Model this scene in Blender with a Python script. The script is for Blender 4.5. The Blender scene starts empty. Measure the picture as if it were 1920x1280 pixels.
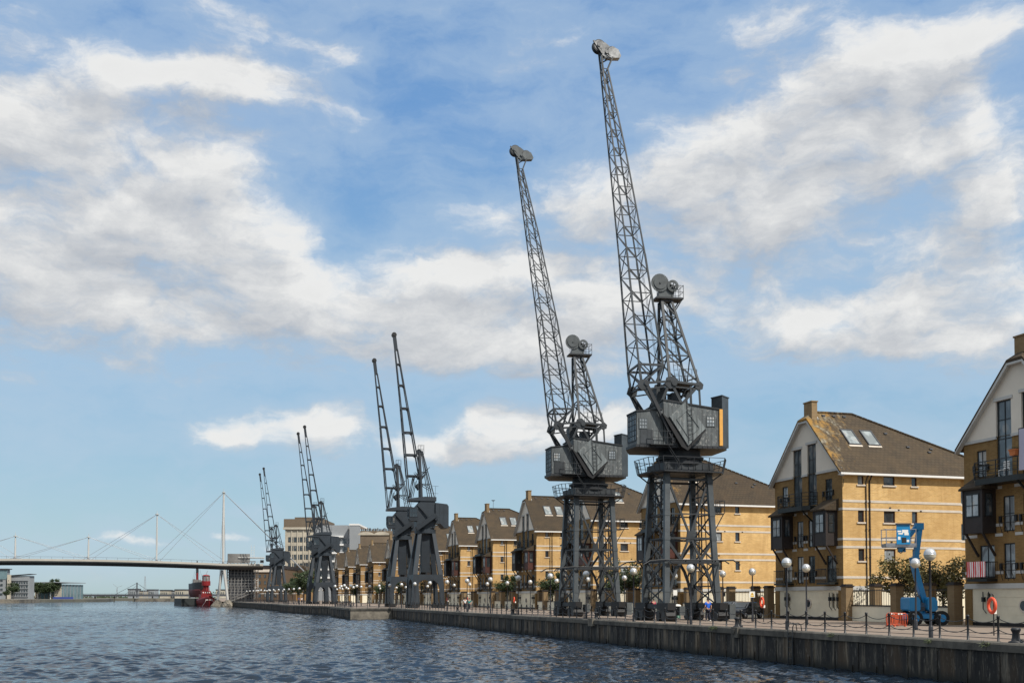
import bpy, math, random
from mathutils import Vector, Matrix
random.seed(7)
sc = bpy.context.scene
col = sc.collection
R = math.radians
TH = R(16.7)          # camera heading, east of the quay line (+Y runs along the quay)
CAMZ = 3.6            # eye above the water
Q = 1.72              # quay level above the water

# ------------------------------------------------------------------ helpers
class MB:
    """collects shapes, then links them as one mesh object"""
    def __init__(s): s.v = []; s.f = []; s.m = []; s.sm = []; s.cur = 0
    def mat(s, i): s.cur = i; return s
    def add(s, vs, fs, smooth=False):
        b = len(s.v); s.v += [tuple(p) for p in vs]
        for f in fs:
            s.f.append(tuple(b + i for i in f)); s.m.append(s.cur); s.sm.append(smooth)
        return s
    def box(s, x0, x1, y0, y1, z0, z1):
        vs = [(x, y, z) for z in (z0, z1) for y in (y0, y1) for x in (x0, x1)]
        return s.add(vs, [(0,2,3,1),(4,5,7,6),(0,1,5,4),(2,6,7,3),(0,4,6,2),(1,3,7,5)])
    def bar(s, p0, p1, w=.1, h=None, up=(0,0,1)):
        h = w if h is None else h
        p0 = Vector(p0); p1 = Vector(p1); d = p1 - p0
        if d.length < 1e-6: return s
        d.normalize(); up = Vector(up)
        if abs(d.dot(up)) > .98: up = Vector((0,1,0)) if abs(d.y) < .9 else Vector((1,0,0))
        a = d.cross(up).normalized(); b = a.cross(d)
        vs = []
        for p in (p0, p1):
            for sa, sb in ((-1,-1),(1,-1),(1,1),(-1,1)):
                vs.append(p + a*(sa*w/2) + b*(sb*h/2))
        return s.add(vs, [(0,3,2,1),(4,5,6,7),(0,1,5,4),(1,2,6,5),(2,3,7,6),(3,0,4,7)])
    def tube(s, pts, r, n=8, cap=True, smooth=True):
        if not hasattr(r, '__len__'): r = [r]*len(pts)
        pts = [Vector(p) for p in pts]; vs = []; fs = []
        for i, p in enumerate(pts):
            d = (pts[min(i+1, len(pts)-1)] - pts[max(i-1, 0)]).normalized()
            up = Vector((0,0,1)) if abs(d.z) < .95 else Vector((0,1,0))
            a = d.cross(up).normalized(); b = a.cross(d)
            for k in range(n):
                t = 2*math.pi*k/n
                vs.append(p + (a*math.cos(t) + b*math.sin(t))*r[i])
        for i in range(len(pts)-1):
            for k in range(n):
                fs.append((i*n+k, i*n+(k+1)%n, (i+1)*n+(k+1)%n, (i+1)*n+k))
        s.add(vs, fs, smooth)
        if cap:
            s.add(vs[:n], [tuple(range(n))]); s.add(vs[-n:], [tuple(range(n))])
        return s
    def lathe(s, prof, n=16, c=(0,0,0), smooth=True):
        vs = []; fs = []
        for r, z in prof:
            for k in range(n):
                t = 2*math.pi*k/n
                vs.append((c[0]+r*math.cos(t), c[1]+r*math.sin(t), c[2]+z))
        for i in range(len(prof)-1):
            for k in range(n):
                fs.append((i*n+k, i*n+(k+1)%n, (i+1)*n+(k+1)%n, (i+1)*n+k))
        return s.add(vs, fs, smooth)
    def sphere(s, c, r, n=16, m=10, sz=1.0, z0=-1, z1=1):
        prof = []
        for i in range(m+1):
            z = z0 + (z1-z0)*i/m if False else None
            a0 = math.asin(max(-1, z0)); a1 = math.asin(min(1, z1)); a = a0 + (a1-a0)*i/m
            prof.append((max(1e-4, r*math.cos(a)), r*math.sin(a)*sz))
        return s.lathe(prof, n, c)
    def disc(s, c, axis, r, t, n=20):
        a = Vector(axis).normalized(); c = Vector(c)
        return s.tube([c - a*t/2, c + a*t/2], r, n, True, False)
    def prism(s, poly, o, eu, ev, en, t):
        """poly in (u,v) extruded by t along en"""
        o = Vector(o); eu = Vector(eu); ev = Vector(ev); en = Vector(en)
        n = len(poly)
        a = [o + eu*u + ev*v for u, v in poly]; b = [p + en*t for p in a]
        fs = [tuple(range(n))[::-1], tuple(range(n, 2*n))]
        for i in range(n): fs.append((i, (i+1)%n, n+(i+1)%n, n+i))
        return s.add(a + b, fs)
    def build(s, name, mats, parent=None, loc=None):
        me = bpy.data.meshes.new(name); me.from_pydata(s.v, [], s.f)
        if not isinstance(mats, (list, tuple)): mats = [mats]
        for m in mats: me.materials.append(m)
        me.polygons.foreach_set('material_index', s.m)
        me.polygons.foreach_set('use_smooth', s.sm)
        me.update()
        o = bpy.data.objects.new(name, me); col.objects.link(o)
        if parent: o.parent = parent
        if loc: o.location = loc
        return o

def tag(o, label=None, cat=None, group=None, kind=None):
    if label: o['label'] = label
    if cat: o['category'] = cat
    if group: o['group'] = group
    if kind: o['kind'] = kind
    return o
def thing(name, label, cat, loc=(0,0,0), rz=0, group=None):
    o = bpy.data.objects.new(name, None); col.objects.link(o)
    o.empty_display_size = .3
    o.location = loc; o.rotation_euler = (0,0,rz)
    return tag(o, label, cat, group)
def dup(o, loc=None, rz=None, label=None, parent=None, group=None):
    c = o.copy(); col.objects.link(c)
    if parent is not None: c.parent = parent
    if loc is not None: c.location = loc
    if rz is not None: c.rotation_euler = (0,0,rz)
    if label: c['label'] = label
    if group: c['group'] = group
    for ch in list(o.children): dup(ch, parent=c)
    return c

CS, SN = math.cos(TH), math.sin(TH)
def cam2w(xc, zc): return (xc*CS + zc*SN, zc*CS - xc*SN)
def pY(x, X): return X / math.tan(math.atan((x-960)/2000.0) + TH)
def at(x, zc): return cam2w((x-960)/2000.0*zc, zc)     # photo column + depth -> place on the plan

# ------------------------------------------------------------------ materials
def new_mat(name):
    m = bpy.data.materials.new(name); m.use_nodes = True
    nt = m.node_tree; b = nt.nodes['Principled BSDF']
    return m, nt, b
def N(nt, t, **kw):
    n = nt.nodes.new(t)
    for k, v in kw.items():
        if k in n.inputs: n.inputs[k].default_value = v
        else: setattr(n, k, v)
    return n
def ramp(nt, fac, stops):
    r = nt.nodes.new('ShaderNodeValToRGB'); e = r.color_ramp.elements
    while len(e) < len(stops): e.new(.5)
    for i, (p, c) in enumerate(stops):
        e[i].position = p; e[i].color = (*c, 1) if len(c) == 3 else c
    nt.links.new(fac, r.inputs[0]); return r.outputs[0]
def mix(nt, f, a, b, typ='MIX'):
    m = nt.nodes.new('ShaderNodeMix'); m.data_type = 'RGBA'; m.blend_type = typ
    for i, v in ((0, f), (6, a), (7, b)):
        if isinstance(v, (int, float)): m.inputs[i].default_value = v
        elif isinstance(v, tuple): m.inputs[i].default_value = (*v, 1) if len(v) == 3 else v
        else: nt.links.new(v, m.inputs[i])
    return m.outputs[2]
def noise(nt, vec, scale, detail=4, rough=.55):
    n = N(nt, 'ShaderNodeTexNoise'); n.inputs['Scale'].default_value = scale
    n.inputs['Detail'].default_value = detail; n.inputs['Roughness'].default_value = rough
    if vec is not None: nt.links.new(vec, n.inputs['Vector'])
    return n.outputs[0]
def mapped(nt, vec, scale=(1,1,1), loc=(0,0,0)):
    m = N(nt, 'ShaderNodeMapping'); m.inputs['Scale'].default_value = scale
    m.inputs['Location'].default_value = loc
    nt.links.new(vec, m.inputs['Vector']); return m.outputs[0]
def objco(nt): return N(nt, 'ShaderNodeTexCoord').outputs['Object']
def geoco(nt): return N(nt, 'ShaderNodeNewGeometry').outputs['Position']
def bump(nt, b, h, strength=.3, dist=.02):
    n = N(nt, 'ShaderNodeBump'); n.inputs['Strength'].default_value = strength
    n.inputs['Distance'].default_value = dist
    nt.links.new(h, n.inputs['Height']); nt.links.new(n.outputs[0], b.inputs['Normal'])

def M_plain(name, c, rough=.6, metal=0, var=.25, scale=3, dirt=None, spec=.5):
    """base colour broken up by two scales of noise"""
    m, nt, b = new_mat(name); p = geoco(nt)
    f1 = noise(nt, p, scale, 6, .65); f2 = noise(nt, p, scale*.17, 3)
    d = dirt or tuple(k*(1-var*1.6) for k in c); l = tuple(min(1, k*(1+var*.5)) for k in c)
    c1 = ramp(nt, f1, [(.3, d), (.7, l)])
    c2 = mix(nt, .45, c1, ramp(nt, f2, [(.35, d), (.65, l)]))
    nt.links.new(c2, b.inputs['Base Color'])
    b.inputs['Roughness'].default_value = rough; b.inputs['Metallic'].default_value = metal
    b.inputs['Specular IOR Level'].default_value = spec
    return m

def M_brick(name, c1, c2, mortar, stain=.25):
    m, nt, b = new_mat(name); o = objco(nt)
    sx = N(nt, 'ShaderNodeSeparateXYZ'); nt.links.new(o, sx.inputs[0])
    a = N(nt, 'ShaderNodeMath', operation='ADD'); nt.links.new(sx.outputs[0], a.inputs[0]); nt.links.new(sx.outputs[1], a.inputs[1])
    cb = N(nt, 'ShaderNodeCombineXYZ'); nt.links.new(a.outputs[0], cb.inputs[0]); nt.links.new(sx.outputs[2], cb.inputs[1])
    br = N(nt, 'ShaderNodeTexBrick'); nt.links.new(cb.outputs[0], br.inputs['Vector'])
    br.inputs['Scale'].default_value = 1; br.inputs['Brick Width'].default_value = .30; br.inputs['Row Height'].default_value = .1
    br.inputs['Mortar Size'].default_value = .012; br.inputs['Mortar Smooth'].default_value = .2
    br.inputs['Color1'].default_value = (*c1, 1); br.inputs['Color2'].default_value = (*c2, 1); br.inputs['Mortar'].default_value = (*mortar, 1)
    g = geoco(nt)
    f = noise(nt, g, .5, 5, .6); f2 = noise(nt, mapped(nt, g, (1.9, 1.9, .22)), 1, 6, .65)
    cc = mix(nt, ramp(nt, f, [(.35, (0,0,0)), (.75, (stain*2,)*3)]), br.outputs[0], (c1[0]*.6, c1[1]*.56, c1[2]*.55))
    cc = mix(nt, ramp(nt, f2, [(.48, (0,0,0)), (.75, (stain*1.6,)*3)]), cc, (c1[0]*.55, c1[1]*.5, c1[2]*.5))
    oi = N(nt, 'ShaderNodeObjectInfo'); tr_ = ramp(nt, oi.outputs['Random'], [(0, (.86,.86,.86)), (.5, (1,.98,.95)), (1, (1.06,1.06,1.06))])
    cc = mix(nt, 1.0, cc, tr_, 'MULTIPLY')
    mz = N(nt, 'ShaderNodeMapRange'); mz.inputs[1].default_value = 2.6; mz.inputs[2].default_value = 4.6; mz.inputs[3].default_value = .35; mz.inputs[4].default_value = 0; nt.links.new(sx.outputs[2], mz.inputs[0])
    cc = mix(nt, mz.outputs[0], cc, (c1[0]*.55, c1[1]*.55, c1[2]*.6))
    nt.links.new(cc, b.inputs['Base Color']); b.inputs['Roughness'].default_value = .88; b.inputs['Specular IOR Level'].default_value = .25
    bump(nt, b, br.outputs[1], -.35, .01)
    return m

def M_roof(name, c, lichen=0):
    m, nt, b = new_mat(name); o = objco(nt)
    sx = N(nt, 'ShaderNodeSeparateXYZ'); nt.links.new(o, sx.inputs[0])
    sc_ = N(nt, 'ShaderNodeMath', operation='MULTIPLY'); sc_.inputs[1].default_value = 1.39; nt.links.new(sx.outputs[2], sc_.inputs[0])
    cb = N(nt, 'ShaderNodeCombineXYZ'); nt.links.new(sx.outputs[0], cb.inputs[0]); nt.links.new(sc_.outputs[0], cb.inputs[1])
    br = N(nt, 'ShaderNodeTexBrick'); nt.links.new(cb.outputs[0], br.inputs['Vector'])
    br.inputs['Scale'].default_value = 1; br.inputs['Brick Width'].default_value = .38; br.inputs['Row Height'].default_value = .34
    br.inputs['Mortar Size'].default_value = .025; br.inputs['Mortar Smooth'].default_value = .6
    br.inputs['Color1'].default_value = (*c, 1); br.inputs['Color2'].default_value = (c[0]*.78, c[1]*.78, c[2]*.8, 1)
    br.inputs['Mortar'].default_value = (c[0]*.35, c[1]*.35, c[2]*.35, 1)
    g = geoco(nt); f = noise(nt, g, .8, 6, .65)
    cc = mix(nt, ramp(nt, f, [(.4, (0,0,0)), (.8, (.6,)*3)]), br.outputs[0], (c[0]*1.5, c[1]*1.35, c[2]*1.1))
    if lichen:
        # orange lichen and pale streaks running down from the ridge, thickest near the gable end
        st = noise(nt, mapped(nt, o, (1.7, 1, .28)), 1.3, 5, .7)
        fine = noise(nt, o, 5, 5, .7)
        ml = N(nt, 'ShaderNodeMapRange'); ml.inputs[1].default_value = -.4; ml.inputs[2].default_value = 5.2
        ml.inputs[3].default_value = .20*lichen; ml.inputs[4].default_value = -.24; nt.links.new(sx.outputs[0], ml.inputs[0])
        mz = N(nt, 'ShaderNodeMapRange'); mz.inputs[1].default_value = 12; mz.inputs[2].default_value = 17.3
        mz.inputs[3].default_value = -.16; mz.inputs[4].default_value = .10; nt.links.new(sx.outputs[2], mz.inputs[0])
        s1 = N(nt, 'ShaderNodeMath', operation='ADD'); nt.links.new(ml.outputs[0], s1.inputs[0]); nt.links.new(mz.outputs[0], s1.inputs[1])
        s2 = N(nt, 'ShaderNodeMath', operation='ADD'); nt.links.new(s1.outputs[0], s2.inputs[0]); nt.links.new(st, s2.inputs[1])
        s3 = N(nt, 'ShaderNodeMath', operation='MULTIPLY_ADD'); s3.inputs[1].default_value = .5; nt.links.new(fine, s3.inputs[0]); nt.links.new(s2.outputs[0], s3.inputs[2])
        msk = ramp(nt, s3.outputs[0], [(.80, (0,0,0)), (1.0, (.72,)*3)])
        lc = ramp(nt, noise(nt, o, 1.1, 4), [(.4, (.34,.185,.04)), (.55, (.22,.15,.065)), (.66, (.30,.275,.21))])
        cc = mix(nt, msk, cc, lc)
    oi = N(nt, 'ShaderNodeObjectInfo'); tr_ = ramp(nt, oi.outputs['Random'], [(0, (.78,.78,.78)), (.5, (1,.98,.95)), (1, (1.06,1.06,1.06))])
    cc = mix(nt, 1.0, cc, tr_, 'MULTIPLY')
    nt.links.new(cc, b.inputs['Base Color']); b.inputs['Roughness'].default_value = .85; b.inputs['Specular IOR Level'].default_value = .25
    bump(nt, b, br.outputs[1], -.6, .03)
    return m

def M_glass(name, c=(.02,.028,.034), rough=.06, curtain=0):
    """window glass: dark room behind, painted sky reflection in some paler versions, here and there a pale curtain"""
    m, nt, b = new_mat(name); g = geoco(nt)
    f = noise(nt, mapped(nt, g, (1.1, 1.1, .7)), 1.0, 2)
    cc = ramp(nt, f, [(.45, c), (.56, tuple(k*1.8+.01 for k in c)), (.62, (.02+curtain*.5, .02+curtain*.48, .02+curtain*.44))])
    nt.links.new(cc, b.inputs['Base Color']); b.inputs['Roughness'].default_value = rough
    b.inputs['IOR'].default_value = 1.52; b.inputs['Specular IOR Level'].default_value = .8
    bump(nt, b, noise(nt, g, .6, 2), .05, .05)
    return m

def M_quaywall():
    m, nt, b = new_mat('quay_wall_stained'); g = geoco(nt)
    sx = N(nt, 'ShaderNodeSeparateXYZ'); nt.links.new(g, sx.inputs[0])
    v = mapped(nt, g, (1, 1, .10))
    f1 = noise(nt, v, 2.1, 6, .7); f2 = noise(nt, v, .55, 3); f3 = noise(nt, mapped(nt, g, (1,1,.22)), 6.5, 4, .7)
    cA = ramp(nt, f1, [(.38, (.006,.006,.007)), (.47, (.014,.013,.013)), (.54, (.045,.039,.031)), (.62, (.21,.18,.135))])
    cB = ramp(nt, f2, [(.42, (.010,.010,.010)), (.53, (.05,.046,.04)), (.60, (.12,.078,.04))])
    cc = mix(nt, .38, cA, cB)
    cc = mix(nt, ramp(nt, f3, [(.56, (0,0,0)), (.72, (.7,)*3)]), cc, (.20,.185,.155))
    # dark weed band at the water line
    mz = N(nt, 'ShaderNodeMapRange'); mz.inputs[1].default_value = .05; mz.inputs[2].default_value = .42; nt.links.new(sx.outputs[2], mz.inputs[0])
    cc = mix(nt, mz.outputs[0], (.010,.011,.009), cc)
    nt.links.new(cc, b.inputs['Base Color']); b.inputs['Roughness'].default_value = .85
    bump(nt, b, f1, .6, .05)
    return m

def M_pave():
    m, nt, b = new_mat('pavement_brick'); g = geoco(nt)
    br = N(nt, 'ShaderNodeTexBrick'); nt.links.new(g, br.inputs['Vector'])
    br.inputs['Scale'].default_value = 1; br.inputs['Brick Width'].default_value = .42; br.inputs['Row Height'].default_value = .21
    br.inputs['Mortar Size'].default_value = .012
    br.inputs['Color1'].default_value = (.23,.165,.12,1); br.inputs['Color2'].default_value = (.19,.145,.11,1); br.inputs['Mortar'].default_value = (.12,.1,.085,1)
    f = noise(nt, g, .35, 6, .65); f2 = noise(nt, mapped(nt, g, (.9, .12, 1)), 1.2, 4)
    cc = mix(nt, ramp(nt, f, [(.4, (0,0,0)), (.7, (.7,)*3)]), br.outputs[0], (.27,.225,.18))
    cc = mix(nt, ramp(nt, f2, [(.5, (0,0,0)), (.7, (.6,)*3)]), cc, (.16,.13,.11))
    nt.links.new(cc, b.inputs['Base Color']); b.inputs['Roughness'].default_value = .9
    return m

def M_water():
    m, nt, b = new_mat('dock_water'); g = geoco(nt)
    b.inputs['Base Color'].default_value = (.008,.016,.028,1)
    b.inputs['Roughness'].default_value = .07; b.inputs['IOR'].default_value = 1.33; b.inputs['Specular IOR Level'].default_value = .23
    r = N(nt, 'ShaderNodeMapping'); r.inputs['Rotation'].default_value = (0,0,R(-24)); r.inputs['Scale'].default_value = (.62,1.25,1)
    nt.links.new(g, r.inputs['Vector'])
    def slope(scale, det, amp):
        n = N(nt, 'ShaderNodeTexNoise'); n.inputs['Scale'].default_value = scale; n.inputs['Detail'].default_value = det; n.inputs['Roughness'].default_value = .6
        nt.links.new(r.outputs[0], n.inputs['Vector'])
        v = N(nt, 'ShaderNodeVectorMath', operation='SUBTRACT'); nt.links.new(n.outputs[1], v.inputs[0]); v.inputs[1].default_value = (.5,.5,.5)
        w_ = N(nt, 'ShaderNodeVectorMath', operation='MULTIPLY'); nt.links.new(v.outputs[0], w_.inputs[0]); w_.inputs[1].default_value = (amp*.7, amp, 0)
        return w_.outputs[0]
    patch = noise(nt, mapped(nt, g, (.010, .022, 1)), 1, 4, .6)
    st = N(nt, 'ShaderNodeMapRange'); st.inputs[1].default_value = .36; st.inputs[2].default_value = .64; st.inputs[3].default_value = .62; st.inputs[4].default_value = 1.12
    nt.links.new(patch, st.inputs[0])
    s1, s2 = slope(2.2, 4, 1.3), slope(.25, 2, .3)
    ad = N(nt, 'ShaderNodeVectorMath', operation='ADD'); nt.links.new(s1, ad.inputs[0]); nt.links.new(s2, ad.inputs[1])
    sc_ = N(nt, 'ShaderNodeVectorMath', operation='SCALE'); nt.links.new(ad.outputs[0], sc_.inputs[0]); nt.links.new(st.outputs[0], sc_.inputs['Scale'])
    up = N(nt, 'ShaderNodeVectorMath', operation='ADD'); nt.links.new(sc_.outputs[0], up.inputs[0]); nt.links.new(N(nt, 'ShaderNodeNewGeometry').outputs['Normal'], up.inputs[1])
    nn = N(nt, 'ShaderNodeVectorMath', operation='NORMALIZE'); nt.links.new(up.outputs[0], nn.inputs[0]); nt.links.new(nn.outputs[0], b.inputs['Normal'])
    return m

def M_leaf(name, c):
    m, nt, b = new_mat(name); g = geoco(nt)
    f = noise(nt, g, 1.1, 3); f2 = noise(nt, g, 9, 2)
    cc = ramp(nt, f, [(.35, tuple(k*.55 for k in c)), (.5, c), (.68, (c[0]*1.7, c[1]*1.45, c[2]*1.1))])
    cc = mix(nt, .4, cc, ramp(nt, f2, [(.35, tuple(k*.5 for k in c)), (.65, (c[0]*1.8, c[1]*1.5, c[2]*1.3))]))
    nt.links.new(cc, b.inputs['Base Color']); b.inputs['Roughness'].default_value = .6
    return m

def M_stripe():
    m, nt, b = new_mat('striped_towel'); o = objco(nt)
    w = N(nt, 'ShaderNodeTexWave'); w.wave_type = 'BANDS'; w.bands_direction = 'Y'; w.inputs['Scale'].default_value = 1.55
    w.inputs['Distortion'].default_value = .6; w.inputs['Detail Scale'].default_value = .6
    nt.links.new(o, w.inputs['Vector'])
    nt.links.new(ramp(nt, w.outputs[1], [(.48, (.62,.045,.05)), (.53, (.8,.78,.77))]), b.inputs['Base Color'])
    b.inputs['Roughness'].default_value = .9
    return m

def M_peel(name, c):
    """old grey paint on boarded steel: vertical board joints, streaks and pale peeling flecks"""
    m, nt, b = new_mat(name); o = objco(nt)
    st = noise(nt, mapped(nt, o, (3.2,3.2,.35)), 1.4, 5, .65); fl = noise(nt, mapped(nt, o, (1,1,.7)), 5.5, 6, .75); big = noise(nt, o, .55, 3)
    cc = ramp(nt, st, [(.3, tuple(k*.5 for k in c)), (.52, c), (.72, tuple(k*1.5 for k in c))])
    add = N(nt, 'ShaderNodeMath', operation='MULTIPLY_ADD'); add.inputs[1].default_value = .55; nt.links.new(big, add.inputs[0]); nt.links.new(fl, add.inputs[2])
    cc = mix(nt, ramp(nt, add.outputs[0], [(.84, (0,0,0)), (.93, (.6,)*3)]), cc, (.36,.36,.34))
    w = N(nt, 'ShaderNodeTexWave'); w.wave_type = 'BANDS'; w.bands_direction = 'X'; w.inputs['Scale'].default_value = .8
    nt.links.new(o, w.inputs['Vector'])
    cc = mix(nt, ramp(nt, w.outputs[1], [(.0, (.55,)*3), (.05, (0,0,0))]), cc, tuple(k*.35 for k in c))
    nt.links.new(cc, b.inputs['Base Color']); b.inputs['Roughness'].default_value = .62
    return m

MT = {}
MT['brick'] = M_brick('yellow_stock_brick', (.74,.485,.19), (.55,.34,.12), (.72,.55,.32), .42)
MT['brick_mid'] = M_brick('yellow_brick_mid_row', (.58,.37,.15), (.45,.275,.10), (.55,.40,.21), .42)  # duller brick copy: partial shadow along the row put into the colour
MT['brick_far'] = M_brick('yellow_brick_far_row', (.40,.245,.10), (.32,.185,.065), (.40,.29,.16), .42)  # darker again, the far row's partial shadow painted into the brick
MT['brick_front'] = M_brick('shade_darkened_front_brick', (.30,.188,.072), (.21,.13,.046), (.27,.195,.105), .35)  # darker copy of the house brick, shade of the fronts painted in
MT['brick_dull'] = M_brick('brown_brick', (.30,.21,.11), (.25,.165,.08), (.24,.19,.13))
MT['brick_dark'] = M_brick('dark_warehouse_brick', (.15,.10,.06), (.12,.08,.045), (.12,.1,.08))
MT['roof'] = M_roof('concrete_roof_tiles', (.062,.047,.031))
MT['roof_lichen'] = M_roof('lichen_roof_tiles', (.064,.048,.031), 1.15)
MT['roof_lichen2'] = M_roof('lichen_roof_tiles_thin', (.063,.047,.031), .85)
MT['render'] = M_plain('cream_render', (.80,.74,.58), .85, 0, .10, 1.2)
MT['render_front'] = M_plain('shade_darkened_cream_render', (.76,.69,.53), .9, 0, .14, 1.0)  # cream render a little darker, front wall shade put into the colour
MT['stucco'] = M_plain('gable_stucco', (.74,.68,.585), .9, 0, .08, 1.0)
MT['stone'] = M_plain('pale_stone_band', (.62,.55,.46), .85, 0, .15, 3)
MT['white'] = M_plain('white_paint', (.78,.77,.74), .5, 0, .05, 2)
MT['fascia'] = M_plain('grey_white_fascia', (.50,.50,.48), .6, 0, .1, 2)
MT['timber'] = M_plain('dark_stained_timber', (.030,.022,.020), .55, 0, .35, 4)
MT['timber_red'] = M_plain('red_brown_timber', (.075,.022,.014), .55, 0, .35, 4)
MT['green_iron'] = M_plain('black_green_iron', (.012,.016,.016), .45, 0, .3, 5)
MT['iron'] = M_plain('black_iron_paint', (.014,.015,.017), .4, 0, .3, 6)
MT['frame_red'] = M_plain('maroon_window_frame', (.055,.016,.014), .45, 0, .25, 5)
MT['frame_dark'] = M_plain('dark_window_frame', (.016,.020,.024), .4, 0, .25, 5)
MT['glass'] = M_glass('window_glass', curtain=.25)
MT['glass_pale'] = M_glass('sky_toned_curtained_glass', (.22,.245,.26), .07, .8)  # pale base colour stands in for reflected sky, with curtain patches
MT['glass_tall'] = M_glass('tall_window_glass', (.06,.075,.085), .05, .45)  # base colour lightened to imitate sky reflection, plus curtain patches
MT['glass_sky'] = M_glass('rooflight_glass', (.16,.18,.18), .12, .5)
MT['crane'] = M_peel('weathered_crane_grey', (.088,.099,.102))
MT['crane_plate'] = M_peel('counterweight_grey', (.15,.17,.172))
MT['crane_steel'] = M_plain('crane_steel_grey', (.038,.044,.049), .5, .0, .4, 2.2)
MT['crane_leg'] = M_plain('crane_leg_grey', (.064,.075,.082), .5, .0, .35, 1.2)
MT['crane_dark'] = M_plain('crane_dark_steel', (.022,.025,.029), .55, .0, .4, 2.2)
MT['crane_pale'] = M_plain('crane_pale_steel', (.10,.112,.115), .5, .0, .35, 2.2)
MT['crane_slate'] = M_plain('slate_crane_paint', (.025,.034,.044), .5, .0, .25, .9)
MT['crane_slate_dark'] = M_plain('slate_crane_dark_paint', (.016,.023,.031), .5, .0, .3, .9)  # darker slate tone for column, cab, lever, mast and jib
MT['silver'] = M_plain('bare_silver_sheet', (.30,.30,.295), .36, .9, .6, 3.2, dirt=(.035,.035,.035))
MT['orange_ply'] = M_plain('new_orange_board', (.72,.36,.07), .6, 0, .12, 2)
MT['black'] = M_plain('grease_black', (.010,.010,.011), .6, 0, .4, 4)
MT['quay'] = M_quaywall()
MT['coping'] = M_plain('coping_stone', (.13,.12,.10), .9, 0, .4, 1.6, dirt=(.022,.021,.019))
MT['concrete'] = M_plain('jetty_concrete', (.22,.195,.155), .9, 0, .5, 1.3, dirt=(.035,.032,.027))
MT['pave'] = M_pave()
MT['asphalt'] = M_plain('asphalt', (.055,.055,.055), .9, 0, .25, 3)
MT['water'] = M_water()
MT['lamp_pole'] = M_plain('lamp_post_paint', (.035,.036,.042), .4, .2, .2, 6)
MT['globe_top'] = M_plain('globe_silver_cap', (.56,.57,.58), .3, .5, .08, 2)
MT['globe_low'] = M_plain('globe_cream_bowl', (.55,.51,.40), .25, 0, .06, 3)
MT['leaf'] = M_leaf('leaf_green', (.035,.055,.016))
MT['leaf_dark'] = M_leaf('leaf_dark_green', (.030,.055,.018))
MT['leaf_olive'] = M_leaf('leaf_olive', (.11,.105,.035))
MT['bark'] = M_plain('bark', (.055,.042,.03), .9, 0, .4, 8)
MT['lift_blue'] = M_plain('lift_blue_paint', (.010,.215,.47), .35, 0, .15, 2)
MT['tyre'] = M_plain('tyre_rubber', (.012,.012,.012), .8, 0, .3, 6)
MT['rim'] = M_plain('alloy_rim', (.4,.4,.42), .35, .8, .2, 6)
MT['orange'] = M_plain('orange_plastic', (.55,.085,.03), .55, 0, .25, 5)
MT['lifered'] = M_plain('lifebuoy_orange', (.75,.085,.03), .5, 0, .12, 5)
MT['car_dark'] = M_plain('dark_car_paint', (.008,.011,.018), .18, 0, .1, 2, spec=.8)
MT['car_silver'] = M_plain('silver_car_paint', (.32,.33,.34), .25, .6, .08, 2)
MT['shirt_blue'] = M_plain('blue_shirt', (.01,.10,.52), .85, 0, .2, 9)
MT['shirt_pink'] = M_plain('pink_top', (.45,.03,.09), .85, 0, .2, 9)
MT['shirt_teal'] = M_plain('teal_top', (.02,.25,.24), .85, 0, .2, 9)
MT['shirt_white'] = M_plain('white_top', (.7,.7,.68), .85, 0, .1, 9)
MT['navy'] = M_plain('navy_trousers', (.012,.014,.03), .85, 0, .25, 9)
MT['skin'] = M_plain('skin', (.48,.27,.18), .55, 0, .08, 12)
MT['hair'] = M_plain('dark_hair', (.012,.009,.007), .6, 0, .3, 20)
MT['sign_white'] = M_plain('white_sign_face', (.8,.79,.74), .5, 0, .04, 4)
MT['sign_yellow'] = M_plain('yellow_sign_triangle', (.8,.48,.02), .5, 0, .04, 4)
MT['ship_red'] = M_plain('lightship_red', (.22,.008,.010), .55, 0, .3, .8)
MT['ship_black'] = M_plain('ship_black', (.012,.013,.015), .5, 0, .3, .8)
MT['ship_boot'] = M_plain('red_lead_hull', (.11,.012,.013), .7, 0, .3, .6)
MT['pontoon'] = M_plain('grey_pontoon', (.022,.028,.028), .7, 0, .3, .5)
MT['bridge'] = M_plain('bridge_cream_cladding', (.36,.335,.285), .5, 0, .12, .5)
MT['bridge_under'] = M_plain('bridge_soffit', (.07,.062,.055), .7, 0, .25, .5)
MT['bridge_white'] = M_plain('bridge_white_steel', (.52,.51,.48), .45, 0, .08, .5)
MT['cable'] = M_plain('steel_cable', (.34,.36,.38), .4, .4, .1, 1)
MT['scaff'] = M_plain('galvanised_scaffold', (.26,.25,.235), .5, .3, .3, .5)
MT['mill'] = M_plain('mill_concrete', (.50,.45,.36), .9, 0, .28, .25)
MT['mill_top'] = M_plain('mill_brown_top', (.17,.13,.09), .9, 0, .25, .3)
MT['grey_block'] = M_plain('pale_grey_panels', (.27,.285,.295), .7, 0, .1, .2)
MT['curtain_wall'] = M_plain('blue_green_curtain_glass', (.16,.24,.26), .12, 0, .25, .25)
MT['far_dark'] = M_plain('far_dark_steel', (.06,.065,.075), .8, 0, .2, .1)
MT['land'] = M_plain('bank_ground', (.13,.125,.10), .95, 0, .3, .1)
MT['towel'] = M_stripe()
MT['linen'] = M_plain('pale_laundry', (.45,.45,.56), .9, 0, .08, 3)
MT['terracotta'] = M_plain('terracotta_pot', (.55,.17,.05), .8, 0, .15, 6)
MT['bin'] = M_plain('green_bin', (.012,.10,.06), .5, 0, .15, 4)
MT['blue_hoard'] = M_plain('blue_hoarding', (.03,.06,.25), .7, 0, .2, .2)
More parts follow.
